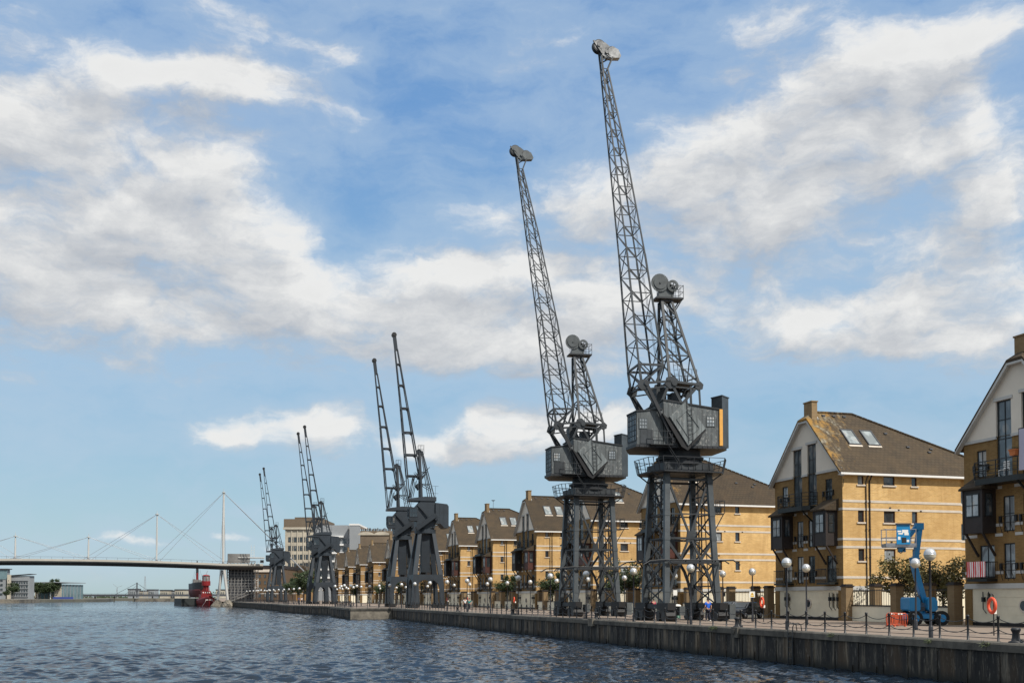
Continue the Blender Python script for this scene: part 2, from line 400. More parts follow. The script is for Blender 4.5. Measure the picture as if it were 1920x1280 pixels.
# ------------------------------------------------------------------ world, sun, camera
SUN_AZ = R(155); SUN_EL = R(50)
S = Vector((math.sin(SUN_AZ)*math.cos(SUN_EL), math.cos(SUN_AZ)*math.cos(SUN_EL), math.sin(SUN_EL)))
sun_d = bpy.data.lights.new('sun', 'SUN'); sun_d.energy = 4.7; sun_d.angle = R(.53); sun_d.color = (1, .945, .86)
sun = bpy.data.objects.new('sun', sun_d); col.objects.link(sun); sun.rotation_euler = S.to_track_quat('Z', 'Y').to_euler()
sun.location = (0, 0, 200)

# cloud banks as (azimuth right of the quay line in degrees, tangent of elevation, half widths, weight)
def cb(x, y, sx, sy, w):
    a = math.atan((x-960)/2000.0); e = (1118-y)/2000.0*math.cos(a)
    return (math.degrees(a + TH), e, math.degrees(sx/2000.0*math.cos(a)**2), sy/2000.0*math.cos(a), w)
BANKS = [cb(*k) for k in (
    (120,190,330,100,.46), (300,110,260,50,.34), (470,150,170,60,.44), (455,30,150,50,.36), (60,350,360,190,.56), (290,330,190,150,.40), (150,540,480,120,.56),
    (360,440,230,100,.46), (520,425,80,60,.36), (650,85,60,50,.30), (665,200,60,40,.24), (700,570,330,100,.54), (940,560,300,115,.52),
    (1060,640,340,90,.30), (1330,350,320,140,.40), (1470,240,260,120,.40), (1690,150,190,140,.64), (1780,250,180,90,.34), (1600,400,360,140,.20),
    (1890,340,100,65,.42), (1600,600,230,65,.50), (1830,600,240,100,.52), (1300,500,380,110,.12), (1800,500,200,70,.36), (950,812,130,58,.80), (810,842,110,36,.56), (1150,800,90,46,.4),
    (545,785,110,42,.50), (420,820,110,36,.46), (590,832,90,40,.3), (1150,800,120,50,.36), (1460,40,160,60,.32), (1820,40,220,60,.26), (1250,720,260,50,.16),
    (880,390,100,40,.22), (1010,90,120,50,.18), (380,690,260,25,.12), (150,640,260,40,.16), (1100,380,120,70,.18),
    (800,210,150,190,-.26), (1230,110,110,130,-.16), (650,380,130,50,-.16), (1420,770,280,110,-.14),
    (330,5,130,30,-.14), (1150,960,900,70,-.2), (200,920,400,110,-.2), (260,1011,70,12,.46), (415,1003,60,11,.42), (545,1022,70,11,.46), (470,955,50,12,.36))]
# unseen cloud banks, added to throw fill light on the shaded house fronts
BANKS += [(-72,.42,34,.42,.62), (-135,.40,40,.42,.62), (170,.45,40,.45,.5), (105,.45,30,.42,.45)]
w = bpy.data.worlds.new('World'); sc.world = w; w.use_nodes = True
nt = w.node_tree; L = nt.links
for n_ in list(nt.nodes): nt.nodes.remove(n_)
out = nt.nodes.new('ShaderNodeOutputWorld'); bg = nt.nodes.new('ShaderNodeBackground'); L.new(bg.outputs[0], out.inputs[0])
sky = nt.nodes.new('ShaderNodeTexSky'); sky.sky_type = 'NISHITA'; sky.sun_disc = False
sky.sun_elevation = SUN_EL; sky.sun_rotation = SUN_AZ; sky.air_density = 1.0; sky.dust_density = .55; sky.ozone_density = 1.6; sky.altitude = 20
tc = nt.nodes.new('ShaderNodeTexCoord')

def cloud_group():
    g = bpy.data.node_groups.new('cloud_density', 'ShaderNodeTree')
    g.interface.new_socket('P', in_out='INPUT', socket_type='NodeSocketVector')
    g.interface.new_socket('D', in_out='OUTPUT', socket_type='NodeSocketFloat')
    gi = g.nodes.new('NodeGroupInput'); go = g.nodes.new('NodeGroupOutput'); l = g.links
    def m(op, a, b=None, c=None):
        n = g.nodes.new('ShaderNodeMath'); n.operation = op
        for i, v in enumerate((a, b, c)):
            if v is None: continue
            if isinstance(v, (int, float)): n.inputs[i].default_value = v
            else: l.new(v, n.inputs[i])
        return n.outputs[0]
    P = gi.outputs[0]
    # domain warp so the banks get billowing outlines
    wn = g.nodes.new('ShaderNodeTexNoise'); wn.inputs['Scale'].default_value = .15; wn.inputs['Detail'].default_value = 6; wn.inputs['Roughness'].default_value = .58
    l.new(P, wn.inputs['Vector'])
    vs = g.nodes.new('ShaderNodeVectorMath'); vs.operation = 'SUBTRACT'; l.new(wn.outputs[1], vs.inputs[0]); vs.inputs[1].default_value = (.5,.5,.5)
    vm = g.nodes.new('ShaderNodeVectorMath'); vm.operation = 'MULTIPLY'; l.new(vs.outputs[0], vm.inputs[0]); vm.inputs[1].default_value = (6.5, 3.2, 0)
    va = g.nodes.new('ShaderNodeVectorMath'); va.operation = 'ADD'; l.new(P, va.inputs[0]); l.new(vm.outputs[0], va.inputs[1])
    tot = None
    K = 57.2958
    for a, e, sa, se, wt in BANKS:
        s1 = g.nodes.new('ShaderNodeVectorMath'); s1.operation = 'SUBTRACT'; l.new(va.outputs[0], s1.inputs[0]); s1.inputs[1].default_value = (a, e*K, 0)
        s2 = g.nodes.new('ShaderNodeVectorMath'); s2.operation = 'MULTIPLY'; l.new(s1.outputs[0], s2.inputs[0]); s2.inputs[1].default_value = (1/(1.55*sa), 1/(1.55*se*K), 0)
        s3 = g.nodes.new('ShaderNodeVectorMath'); s3.operation = 'LENGTH'; l.new(s2.outputs[0], s3.inputs[0])
        mr = g.nodes.new('ShaderNodeMapRange'); mr.interpolation_type = 'SMOOTHSTEP'
        mr.inputs[1].default_value = 0; mr.inputs[2].default_value = 1; mr.inputs[3].default_value = wt; mr.inputs[4].default_value = 0
        l.new(s3.outputs['Value'], mr.inputs[0])
        tot = mr.outputs[0] if tot is None else m('ADD', tot, mr.outputs[0])
    # soft saturation of overlapping banks
    tot = m('MINIMUM', tot, .53)
    f1 = g.nodes.new('ShaderNodeTexNoise'); f1.inputs['Scale'].default_value = .24; f1.inputs['Detail'].default_value = 10; f1.inputs['Roughness'].default_value = .615
    mp = g.nodes.new('ShaderNodeMapping'); mp.inputs['Scale'].default_value = (.75, 1.45, 1); l.new(va.outputs[0], mp.inputs['Vector']); l.new(mp.outputs[0], f1.inputs['Vector'])
    n1 = m('MULTIPLY', m('SUBTRACT', f1.outputs[0], .5), 1.5)
    l.new(m('ADD', tot, n1), go.inputs[0])
    return g
CG = cloud_group()
sxyz = nt.nodes.new('ShaderNodeSeparateXYZ'); L.new(tc.outputs['Generated'], sxyz.inputs[0])
def wm(op, a, b=None, c=None):
    n = nt.nodes.new('ShaderNodeMath'); n.operation = op
    for i, v in enumerate((a, b, c)):
        if v is None: continue
        if isinstance(v, (int, float)): n.inputs[i].default_value = v
        else: L.new(v, n.inputs[i])
    return n.outputs[0]
az = wm('MULTIPLY', wm('ARCTAN2', sxyz.outputs[0], sxyz.outputs[1]), 57.2958)
rr = wm('SQRT', wm('ADD', wm('MULTIPLY', sxyz.outputs[0], sxyz.outputs[0]), wm('MULTIPLY', sxyz.outputs[1], sxyz.outputs[1])))
el = wm('MULTIPLY', wm('DIVIDE', sxyz.outputs[2], wm('MAXIMUM', rr, .02)), 57.2958)
cp = nt.nodes.new('ShaderNodeCombineXYZ'); L.new(az, cp.inputs[0]); L.new(el, cp.inputs[1])
g1 = nt.nodes.new('ShaderNodeGroup'); g1.node_tree = CG; L.new(cp.outputs[0], g1.inputs[0])
off = nt.nodes.new('ShaderNodeVectorMath'); off.operation = 'ADD'; off.inputs[1].default_value = (1.0, 2.0, 0); L.new(cp.outputs[0], off.inputs[0])
g2 = nt.nodes.new('ShaderNodeGroup'); g2.node_tree = CG; L.new(off.outputs[0], g2.inputs[0])
def wramp(fac, stops):
    r = nt.nodes.new('ShaderNodeValToRGB'); e = r.color_ramp.elements
    while len(e) < len(stops): e.new(.5)
    for i, (p, c) in enumerate(stops): e[i].position = p; e[i].color = (*c, 1)
    L.new(fac, r.inputs[0]); return r.outputs[0]
def wmap(v, a, b, c, d, smooth=True):
    n = nt.nodes.new('ShaderNodeMapRange'); n.interpolation_type = 'SMOOTHSTEP' if smooth else 'LINEAR'
    for i, k in enumerate((a, b, c, d)): n.inputs[i+1].default_value = k
    L.new(v, n.inputs[0]); return n.outputs[0]
def wmix(f, a, b, typ='MIX'):
    m_ = nt.nodes.new('ShaderNodeMix'); m_.data_type = 'RGBA'; m_.blend_type = typ
    for i, v in ((0, f), (6, a), (7, b)):
        if isinstance(v, (int, float)): m_.inputs[i].default_value = v
        elif isinstance(v, tuple): m_.inputs[i].default_value = (*v, 1)
        else: L.new(v, m_.inputs[i])
    return m_.outputs[2]
dens = wmap(g1.outputs[0], .09, .56, 0, .94)
thin = wmap(g1.outputs[0], -.46, .16, .05, .50)
lit = wmap(wm('SUBTRACT', g1.outputs[0], g2.outputs[0]), -.36, .36, 0, 1, False)
thick = wmap(g1.outputs[0], .35, 1.0, 1, .93)
SK = 9.0          # the sky is about ten times brighter than the picture; clouds are given in the same unit
ccol = wramp(lit, [(0, (.50*SK, .53*SK, .58*SK)), (.5, (.70*SK, .715*SK, .735*SK)), (1, (.97*SK, .965*SK, .945*SK))])
ccol = wmix(1.0, ccol, thick, 'MULTIPLY')
sat = nt.nodes.new('ShaderNodeHueSaturation'); sat.inputs['Saturation'].default_value = 1.08; sat.inputs['Value'].default_value = 1.3
L.new(sky.outputs[0], sat.inputs['Color'])
eln = wmap(el, 0, 100, 0, 1, False)
grad = wramp(eln, [(0, (.43*SK, .61*SK, .68*SK)), (.054, (.38*SK, .59*SK, .725*SK)), (.126, (.30*SK, .54*SK, .79*SK)), (.26, (.16*SK, .37*SK, .73*SK)), (.37, (.135*SK, .33*SK, .69*SK)), (.60, (1.15*SK, 1.14*SK, 1.10*SK)), (1, (1.85*SK, 1.74*SK, 1.58*SK))])   # unseen bright veil overhead, added as fill for the shaded fronts
base = wmix(.82, sat.outputs[0], grad)
veil = wmix(thin, base, (.54*SK, .68*SK, .83*SK))
fin = wmix(dens, veil, ccol)
low = wmap(el, 0.0, 1.6, 0, 1)
fin = wmix(low, base, fin)
w.cycles.sampling_method = 'MANUAL'; w.cycles.sample_map_resolution = 256
L.new(fin, bg.inputs[0]); bg.inputs[1].default_value = .1
BGN = bg

cam_d = bpy.data.cameras.new('camera'); cam = bpy.data.objects.new('camera', cam_d); col.objects.link(cam)
cam_d.sensor_width = 36; cam_d.lens = 37.5; cam_d.clip_start = .5; cam_d.clip_end = 9000
cam_d.shift_y = (478-70)/1920.0
cam.location = (0, 0, CAMZ); cam.rotation_euler = (R(92), 0, -TH)
sc.camera = cam
sc.render.engine = 'CYCLES'
sc.render.resolution_x = 1024; sc.render.resolution_y = 682
sc.view_settings.view_transform = 'Standard'; sc.view_settings.look = 'None'; sc.view_settings.exposure = 0; sc.view_settings.gamma = 1
sc.cycles.max_bounces = 6

# ------------------------------------------------------------------ water, quay, far banks
import numpy as np
def water_mesh():
    """wind chop as real waves on the stretch of dock in view, calm sheet just below everywhere else"""
    rg = np.random.default_rng(5)
    ys = [26.0]
    while ys[-1] < 760: ys.append(ys[-1] + .165*(ys[-1]/45)**.62)
    ys = np.array(ys); nc = 420; t = np.linspace(0, 1, nc)
    Y = np.repeat(ys[:, None], nc, 1); x0 = -.42*ys - 14; X = x0[:, None] + (33 - x0)[:, None]*t[None, :]
    dstep = np.maximum(.165*(Y/45)**.62, (33-x0)[:, None]/nc)
    Z = np.zeros_like(Y)
    for k in range(64):
        lam = .45*(4.6**rg.random()); th = R(-62) + rg.normal(0, .7); kk = 2*math.pi/lam
        amp = .046*lam**.80/(2*math.pi)
        w_ = np.clip((lam/dstep - 2.4)/2.0, 0, 1)
        ph = kk*(X*math.cos(th) + Y*math.sin(th)) + rg.random()*6.283 + 1.3*np.sin(X*.11*rg.random() + Y*.07*rg.random() + k)
        Z += amp*w_*(np.sin(ph) + .22*np.sin(2*ph + .6))
    gust = .75 + .35*np.sin(X*.05 + 1.7*np.sin(Y*.021)) * np.sin(Y*.045 + X*.02)
    Z *= gust; Z -= Z.max()*.2
    V_ = np.stack([X, Y, Z], -1).reshape(-1, 3); nr = len(ys)
    i = (np.arange(nr-1)[:, None]*nc + np.arange(nc-1)[None, :]).reshape(-1)
    F_ = np.stack([i, i+1, i+nc+1, i+nc], -1)
    zl = -.45; n0 = len(V_)
    V_ = np.concatenate([V_, [(-2500,-200,zl),(2500,-200,zl),(2500,6000,zl),(-2500,6000,zl)]]); F_ = np.concatenate([F_, [(n0,n0+1,n0+2,n0+3)]])
    me = bpy.data.meshes.new('water'); me.vertices.add(len(V_)); me.vertices.foreach_set('co', V_.astype(np.float32).ravel())
    me.loops.add(len(F_)*4); me.loops.foreach_set('vertex_index', F_.astype(np.int32).ravel())
    me.polygons.add(len(F_)); me.polygons.foreach_set('loop_start', (np.arange(len(F_))*4).astype(np.int32))
    me.polygons.foreach_set('use_smooth', np.ones(len(F_), dtype=bool)); me.update(calc_edges=True); me.validate()
    me.materials.append(MT['water']); o = bpy.data.objects.new('water', me); col.objects.link(o); return o
tag(water_mesh(), kind='structure')

EDGE = [(31.2,-60),(31.2,171.5),(24.4,171.5),(24.4,197),(27.6,197),(23.0,226),(19.8,256),(21.2,257),(20.2,292),(18.0,330),(14.0,404)]
pv = MB()
poly = [(x, y, Q) for x, y in EDGE] + [(11,404,Q),(11,1500,Q),(1500,1500,Q),(1500,-60,Q)]
pv.add([(x, y, z-.0) for x, y, z in poly], [tuple(range(len(poly)))])
tag(pv.build('pavement', MT['pave']), kind='structure')

qw = MB()
for (x0, y0), (x1, y1) in zip(EDGE[:-1], EDGE[1:]):
    nrm = Vector((-(y1-y0), x1-x0)).normalized()      # outwards, over the water
    face_conc = 1 if abs(y1-y0) < 1.5 else 0
    qw.cur = 1 if face_conc else 0
    qw.add([(x0+nrm.x*.02,y0,-1),(x1+nrm.x*.02,y1,-1),(x1+nrm.x*.02,y1,Q-.32),(x0+nrm.x*.02,y0,Q-.32)], [(0,1,2,3)])
    if not face_conc:                                   # sheet piles: shallow ribs down to the water
        Ln = math.hypot(x1-x0, y1-y0); n = int(Ln/1.9)
        for k in range(1, n):
            t = k/n; px, py = x0+(x1-x0)*t, y0+(y1-y0)*t
            wd = random.uniform(.05, .16)
            if y0 < 30 and py < 25: continue
            qw.box(px-.06, px+.03, py-wd, py+wd, -.9, Q-.34 - random.uniform(0,.25))
            if random.random() < .5: qw.box(px-.08, px+.02, py+.35, py+.41, -.9, random.uniform(.2, .5))
tag(qw.build('quay_wall', [MT['quay'], MT['concrete']]), 'stained dark sheet pile dock wall under the quay edge', 'dock wall')
cp_ = MB()
for (x0, y0), (x1, y1) in zip(EDGE[:-1], EDGE[1:]):
    Ln = math.hypot(x1-x0, y1-y0); n = max(1, int(Ln/2.6))
    dx, dy = (x1-x0)/Ln, (y1-y0)/Ln
    for k in range(n):
        a = k/n; b_ = (k+1)/n; g_ = .012
        p = Vector((x0+(x1-x0)*a+dx*g_, y0+(y1-y0)*a+dy*g_)); q = Vector((x0+(x1-x0)*b_-dx*g_, y0+(y1-y0)*b_-dy*g_))
        nrm = Vector((-dy, dx)); j = random.uniform(-.012, .012); w_in = .62
        o1 = nrm*(.12+j); i1 = -nrm*w_in
        zt = Q + .035 + random.uniform(-.008,.012); zb = Q-.33
        ch = nrm*(.06+j)
        P = [p+i1, p+ch, p+o1, p+o1, p+i1]; Q2 = [q+i1, q+ch, q+o1, q+o1, q+i1]; zz = [zt, zt, zt-.07, zb, zb]
        vs = [(v.x, v.y, z) for v, z in zip(P, zz)] + [(v.x, v.y, z) for v, z in zip(Q2, zz)]
        cp_.add(vs, [(0,1,6,5),(1,2,7,6),(2,3,8,7),(3,4,9,8),(0,4,3,2,1),(5,6,7,8,9)])
tag(cp_.build('quay_coping', MT['coping']), kind='structure')

# land beyond: left bank in two steps, the far end of the dock
def land(name, pts, z, m, wall=None):
    mb = MB(); n = len(pts)
    mb.add([(x,y,z) for x,y in pts] + [(x,y,-1) for x,y in pts], [tuple(range(n))] + [(i,(i+1)%n,n+(i+1)%n,n+i) for i in range(n)])
    return tag(mb.build(name, m), kind='structure')
land('ground', [(-93,654),(-88,700),(-2400,700),(-2400,600),(-1200,600)], 2.0, MT['concrete'])
land('ground', [(-70,795),(-62,860),(-66,1000),(-2400,1000),(-2400,701),(-110,701)], 1.8, MT['land'])
land('ground', [(-48,960),(10,940),(10,1000),(-48,1000)], 1.7, MT['concrete'])
land('ground', [(-2400,1100),(2400,1100),(2400,5900),(-2400,5900)], 1.9, MT['land'])
# ------------------------------------------------------------------ cranes
def rot(mb, a):
    c, s = math.cos(a), math.sin(a)
    mb.v = [(x*c - y*s, x*s + y*c, z) for x, y, z in mb.v]; return mb
def lerp(a, b, t): return a + (b-a)*t
def hull(mb, poly, zb, zt):
    n = len(poly)
    b = [(u, v, zb) for u, v in poly]; t = [(u, v, zt(u, v)) for u, v in poly]
    return mb.add(b + t, [tuple(range(n))[::-1], tuple(range(n, 2*n))] + [(i,(i+1)%n,n+(i+1)%n,n+i) for i in range(n)])
def slab(mb, poly, zf, t):
    n = len(poly)
    return mb.add([(u, v, zf(u, v)) for u, v in poly] + [(u, v, zf(u, v)+t) for u, v in poly], [tuple(range(n))[::-1], tuple(range(n, 2*n))] + [(i,(i+1)%n,n+(i+1)%n,n+i) for i in range(n)])
def ladder(mb, p0, p1, w=.4, side=(1,0,0), step=.35, r=.035):
    p0 = Vector(p0); p1 = Vector(p1); s_ = Vector(side).normalized()*w/2
    mb.bar(p0-s_, p1-s_, r); mb.bar(p0+s_, p1+s_, r)
    n = int((p1-p0).length/step)
    for i in range(1, n):
        p = p0.lerp(p1, i/n); mb.bar(p-s_, p+s_, r*.8)
def grid_window(parent, name, o, eu, ev, en, w, h, nx, ny, glass, frame, bar=.06, proud=.05):
    """a window as a framed grid with a pane behind it: returns the frame object"""
    o = Vector(o); eu = Vector(eu); ev = Vector(ev); en = Vector(en)
    f = MB()
    def bx(u0, u1, v0, v1, d0, d1): f.prism([(u0,v0),(u1,v0),(u1,v1),(u0,v1)], o + en*d0, eu, ev, en, d1-d0)
    for i in range(nx+1):
        u = w*i/nx; bw = bar if i in (0, nx) else bar*.6
        u0 = 0 if i == 0 else (w-bw if i == nx else u-bw/2)
        bx(u0, u0+bw, 0, h, -.01, proud)
    for j in range(ny+1):
        v = h*j/ny; bw = bar if j in (0, ny) else bar*.6
        v0 = 0 if j == 0 else (h-bw if j == ny else v-bw/2)
        bx(bar, w-bar, v0, v0+bw, -.008, proud-.004)
    fo = f.build(name, frame, parent)
    g = MB(); g.add([o+eu*.02+ev*.02+en*.012, o+eu*(w-.02)+ev*.02+en*.012, o+eu*(w-.02)+ev*(h-.02)+en*.012, o+eu*.02+ev*(h-.02)+en*.012], [(0,1,2,3)])
    g.build('pane', glass, fo)
    return fo

def lattice_crane(label, X, Y, plank, lean, shiny):
    t = thing('dock_crane', label, 'crane', (X, Y, Q), 0, 'lattice jib dock cranes')
    st, dk, pl = MT['crane_steel'], MT['crane_dark'], MT['crane_pale']
    A = R(-6.7)
    def leg(sx, sy, z):
        k = (z-.9)/10.5
        return Vector((sx*(2.2-.4*k), sy*(2.1-.65*k), z))
    # portal
    for sx in (-1, 1):
        for sy in (-1, 1):
            m = MB()
            m.bar(leg(sx,sy,1.1), leg(sx,sy,11.5), .42, .34, (0,1,0))
            for z in (2.4, 4.6, 6.4, 8.3, 10.9):        # splice plates
                m.bar(leg(sx,sy,z-.16), leg(sx,sy,z+.16), .47, .39, (0,1,0))
            m.build('leg', MT['crane_leg'], t)
    def P(sy, s, z):
        a, b = leg(-1, sy, z), leg(1, sy, z); return a.lerp(b, (s+1)/2)
    def Pf(sx, s, z):
        a, b = leg(sx, -1, z), leg(sx, 1, z); return a.lerp(b, (s+1)/2)
    for sy in (-1, 1):
        m = MB(); up = (0,1,0)
        for z, w_ in ((8.3,.12), (6.4,.2), (4.6,.24), (11.0,.2)): m.bar(P(sy,-1,z), P(sy,1,z), w_, w_*.8)
        for q in (-1, 1):
            m.bar(P(sy,q,11.2), P(sy,0,6.6), .16, .12, up); m.bar(P(sy,0,6.6), P(sy,-q*.43,4.7), .16, .12, up)
            m.bar(P(sy,q,6.3), P(sy,q*.42,4.75), .2, .14, up)
            pts = [P(sy,q*.43,4.5), P(sy,q*.62,3.9), P(sy,q*.78,3.0), P(sy,q*.9,1.9), P(sy,q*.96,1.0)]
            for a_, b_ in zip(pts[:-1], pts[1:]): m.bar(a_, b_, .2, .16, up)
            m.bar(P(sy,q,4.4), P(sy,q*.70,3.3), .12, .1, up)
        c0 = P(sy, 0, 6.55)
        m.prism([(-.34,-.4),(.34,-.4),(.22,.4),(-.22,.4)], c0 + Vector((0,-.07,0)), (1,0,0), (0,0,1), (0,1,0), .13)
        m.build('face_bracing', st, t)
    for sx in (-1, 1):
        m = MB(); zs = [1.2, 2.7, 4.6, 6.4, 8.3, 9.8, 11.2]
        for i in range(len(zs)-1):
            m.bar(Pf(sx,-1,zs[i]), Pf(sx,1,zs[i+1]), .09); m.bar(Pf(sx,1,zs[i]), Pf(sx,-1,zs[i+1]), .09)
            m.bar(Pf(sx,-1,zs[i+1]), Pf(sx,1,zs[i+1]), .1)
            m.bar(Pf(sx,-.3,zs[i]), Pf(sx,-.3,zs[i+1]), .06); m.bar(Pf(sx,.35,zs[i]), Pf(sx,.35,zs[i+1]), .06)
        m.build('side_bracing', dk, t)
    m = MB()
    for yy in (-2.35, 2.35):
        m.tube([(-4.2,yy,4.3),(-3.6,yy,4.62),(-2.6,yy,4.7),(2.6,yy,4.7),(3.4,yy,4.72),(4.0,yy,4.35)], .055, 6)
        for xx in (-1.9,-.6,.6,1.9): m.bar((xx,yy,4.7),(xx,yy*.9,4.5),.06)
    m.box(-2.1,2.1,-2.3,-2.2,4.42,4.55)
    for xx in (-2.35, 2.35): m.tube([(xx,-3.6,4.4),(xx,-3.0,4.62),(xx,3.0,4.62),(xx,3.6,4.4)], .05, 6)
    m.build('guard_rail', dk, t)
    m = MB(); ladder(m, (.75,-1.2,4.7), (.55,-1.1,11.4)); ladder(m, (1.3,.6,1.0), (1.1,.5,4.6))
    m.build('ladder', dk, t)
    m = MB(); m.box(1.95,3.0,-1.75,-.5,8.36,8.42)
    for xx, yy in ((2.2,-1.75),(3.0,-1.75),(3.0,-.5),(2.6,-1.75)): m.bar((xx,yy,8.4),(xx,yy,9.4),.045)
    for z in (8.9, 9.4): m.bar((2.2,-1.75,z),(3.0,-1.75,z),.04); m.bar((3.0,-1.75,z),(3.0,-.5,z),.04)
    m.bar((2.95,-1.7,8.36),(2.05,-1.75,6.9),.06)
    m.build('side_platform', dk, t)
    # bogies on the two rails
    for sx in (-1, 1):
        for sy in (-1, 1):
            m = MB(); y0 = sy*2.1; x0 = sx*2.2
            m.box(x0-.34, x0+.34, y0-1.0, y0+1.0, .86, 1.4)
            m.prism([(-.95,.42),(-.75,.12),(.75,.12),(.95,.42),(.8,.85),(-.8,.85)], (x0-.42,y0,0), (0,1,0), (0,0,1), (1,0,0), .84)
            b_ = m.build('bogie', MT['black'], t)
            for yy in (-.5, .5):
                w_ = MB(); w_.disc((x0, y0+yy, .36), (1,0,0), .36, .98, 16); w_.build('wheel', dk, b_)
        m = MB(); m.box(sx*2.2-.2, sx*2.2+.2, -1.1, 1.1, .95, 1.3); m.build('bogie_beam', dk, t)
    m = MB(); m.box(2.65,3.15,-3.15,-2.5,.15,1.3); m.build('motor_box', MT['crane_pale'], t)
    m = MB(); m.box(-1.55,-1.1,-3.1,-2.4,.45,1.15); m.build('motor_box', MT['crane_pale'], t)
    # top of the portal, walkway, slewing ring
    m = MB()
    m.box(-2.05,2.05,-1.75,-1.45,11.45,12.3); m.box(-2.05,2.05,1.45,1.75,11.45,12.3)
    m.box(-2.05,-1.75,-1.45,1.45,11.46,12.29); m.box(1.75,2.05,-1.45,1.45,11.46,12.29)
    for k in range(7): m.box(-1.9+.6*k,-1.84+.6*k,-1.80,-1.75,11.5,12.25)
    m.build('portal_head', st, t)
    oct_ = [(-3.1,-1.3),(-2.4,-2.35),(2.5,-2.35),(3.15,-1.3),(3.15,1.3),(2.5,2.35),(-2.4,2.35),(-3.1,1.3)]
    m = MB(); m.prism(oct_, (0,0,11.5), (1,0,0), (0,1,0), (0,0,1), .11)
    for q in (-1,1): m.bar((q*2.95,-1.3,11.5),(q*2.0,-1.5,10.9),.08); m.bar((q*2.95,1.3,11.5),(q*2.0,1.5,10.9),.08)
    wk = m.build('walkway', dk, t)
    m = MB(); out_ = [(x*1.07, y*1.05) for x, y in oct_]
    for i in range(8):
        (ax, ay), (bx, by) = oct_[i], oct_[(i+1)%8]; (cx, cy), (dx, dy) = out_[i], out_[(i+1)%8]
        n = 4 if i in (1,5) else 3
        for k in range(n): m.bar((lerp(ax,bx,k/n),lerp(ay,by,k/n),11.6),(lerp(cx,dx,k/n),lerp(cy,dy,k/n),12.65),.045)
        for z, f in ((12.65,1.0),(12.15,.5)):
            m.bar((lerp(ax,cx,f),lerp(ay,cy,f),z),(lerp(bx,dx,f),lerp(by,dy,f),z),.04)
    m.build('railing', dk, wk)
    m = MB(); m.lathe([(1.0,12.2),(1.95,12.2),(1.95,12.38),(1.72,12.42),(1.72,12.58),(1.88,12.62),(1.88,12.84),(1.62,12.88),(1.62,13.36),(.5,13.36)], 40, (0,0,0), False)
    for k in range(36):
        a = 2*math.pi*k/36; c_, s_ = math.cos(a), math.sin(a); m.bar((1.7*c_,1.7*s_,12.4),(1.7*c_,1.7*s_,12.62),.14,.1,(c_,s_,0))
    m.build('slewing_ring', dk, t)
    # machinery house (main block and lower driver's cab), chamfered at both ends
    cr = MT['crane']
    body = [(-2.05,-2.28),(2.68,-2.28),(3.1,-1.4),(3.1,1.6),(2.4,2.2),(-2.05,2.2)]
    m = MB(); hull(m, body, 13.55, lambda u, v: 17.1 - .13*(u+2.05) - .05*abs(v)); rot(m, A)
    mh = m.build('machinery_house', cr, t)
    zr = lambda u, v: 17.1 - .13*(u+2.05) - .05*abs(v)
    m = MB(); slab(m, [(-2.12,-2.36),(2.72,-2.36),(3.18,-1.42),(3.18,1.65),(2.43,2.28),(-2.12,2.28)], zr, .1); rot(m, A); m.build('roof', dk, mh)
    cab = [(-4.2,-2.28),(-2.1,-2.27),(-2.1,2.15),(-3.5,2.15),(-4.36,-.3)]
    m = MB(); hull(m, cab, 13.55, lambda u, v: 16.28 + .10*(u+2.1)); rot(m, A); cb_ = m.build('driver_cab', cr, t)
    m = MB(); slab(m, [(-4.27,-2.36),(-2.14,-2.35),(-2.14,2.2),(-3.5,2.23),(-4.45,-.3)], lambda u, v: 16.28 + .10*(u+2.1), .09); rot(m, A); m.build('roof', dk, cb_)
    ca, sa = math.cos(A), math.sin(A)
    def W(u, v, z): return Vector((u*ca - v*sa, u*sa + v*ca, z))
    EU = Vector((ca, sa, 0)); EV = Vector((-sa, ca, 0)); UZ = Vector((0,0,1))
    grid_window(cb_, 'window', W(-4.02,-2.285,14.75), EU, UZ, -EV, .68, .85, 3, 3, MT['glass_pale'], pl)
    grid_window(mh, 'window', W(1.4,-2.285,15.05), EU, UZ, -EV, .70, .85, 3, 3, MT['glass_pale'], pl)
    d_ = (W(-4.2,-2.28,0) - W(-4.36,-.3,0)); ln = d_.length; d_.normalize()
    grid_window(cb_, 'front_window', W(-4.36,-.3,13.85)+d_*.08, d_, UZ, Vector((d_.y,-d_.x,0)), ln-.16, 2.1, 4, 5, MT['glass'], dk, .08)
    m = MB(); m.box(-3.95,-2.95,-2.335,-2.285,13.62,14.7); 
    m.box(-3.4,-3.36,-2.35,-2.33,13.62,14.7); rot(m, A); m.build('lower_panel', MT['crane_steel'], cb_)
    m = MB()
    for u in (-3.2,-2.6,-1.9,-1.5): m.bar((u,-2.75,13.55),(u,-2.75,14.55),.04)
    for z in (14.05,14.55): m.bar((-3.2,-2.75,z),(-1.5,-2.75,z),.035)
    m.box(-3.25,-1.45,-2.8,-2.3,13.48,13.54); ladder(m, (-1.9,-2.7,13.5), (-.9,-2.4,12.2), .4, (0,1,0))
    rot(m, A); m.build('cab_landing', dk, t)
    skirt = [(-4.3,-2.36),(2.8,-2.36),(3.35,-1.5),(3.35,1.8),(2.4,2.3),(-3.5,2.3),(-4.5,-.3)]
    m = MB(); hull(m, skirt, 13.34, lambda u, v: 13.55)
    for k in range(16): m.box(-4.0+.42*k,-3.95+.42*k,-2.4,-2.36,13.36,13.53)
    rot(m, A); m.build('bed_frame', dk, t)
    m = MB(); hull(m, [(2.3,-1.0),(2.72,-2.2),(3.6,-1.3),(3.2,-.1)], 13.56, lambda u, v: 17.5)
    hull(m, [(2.24,-1.0),(2.7,-2.28),(3.68,-1.3),(3.23,-.02)], 17.5, lambda u, v: 17.58)
    rot(m, A); m.build('resistor_box', MT['crane_leg'], t)
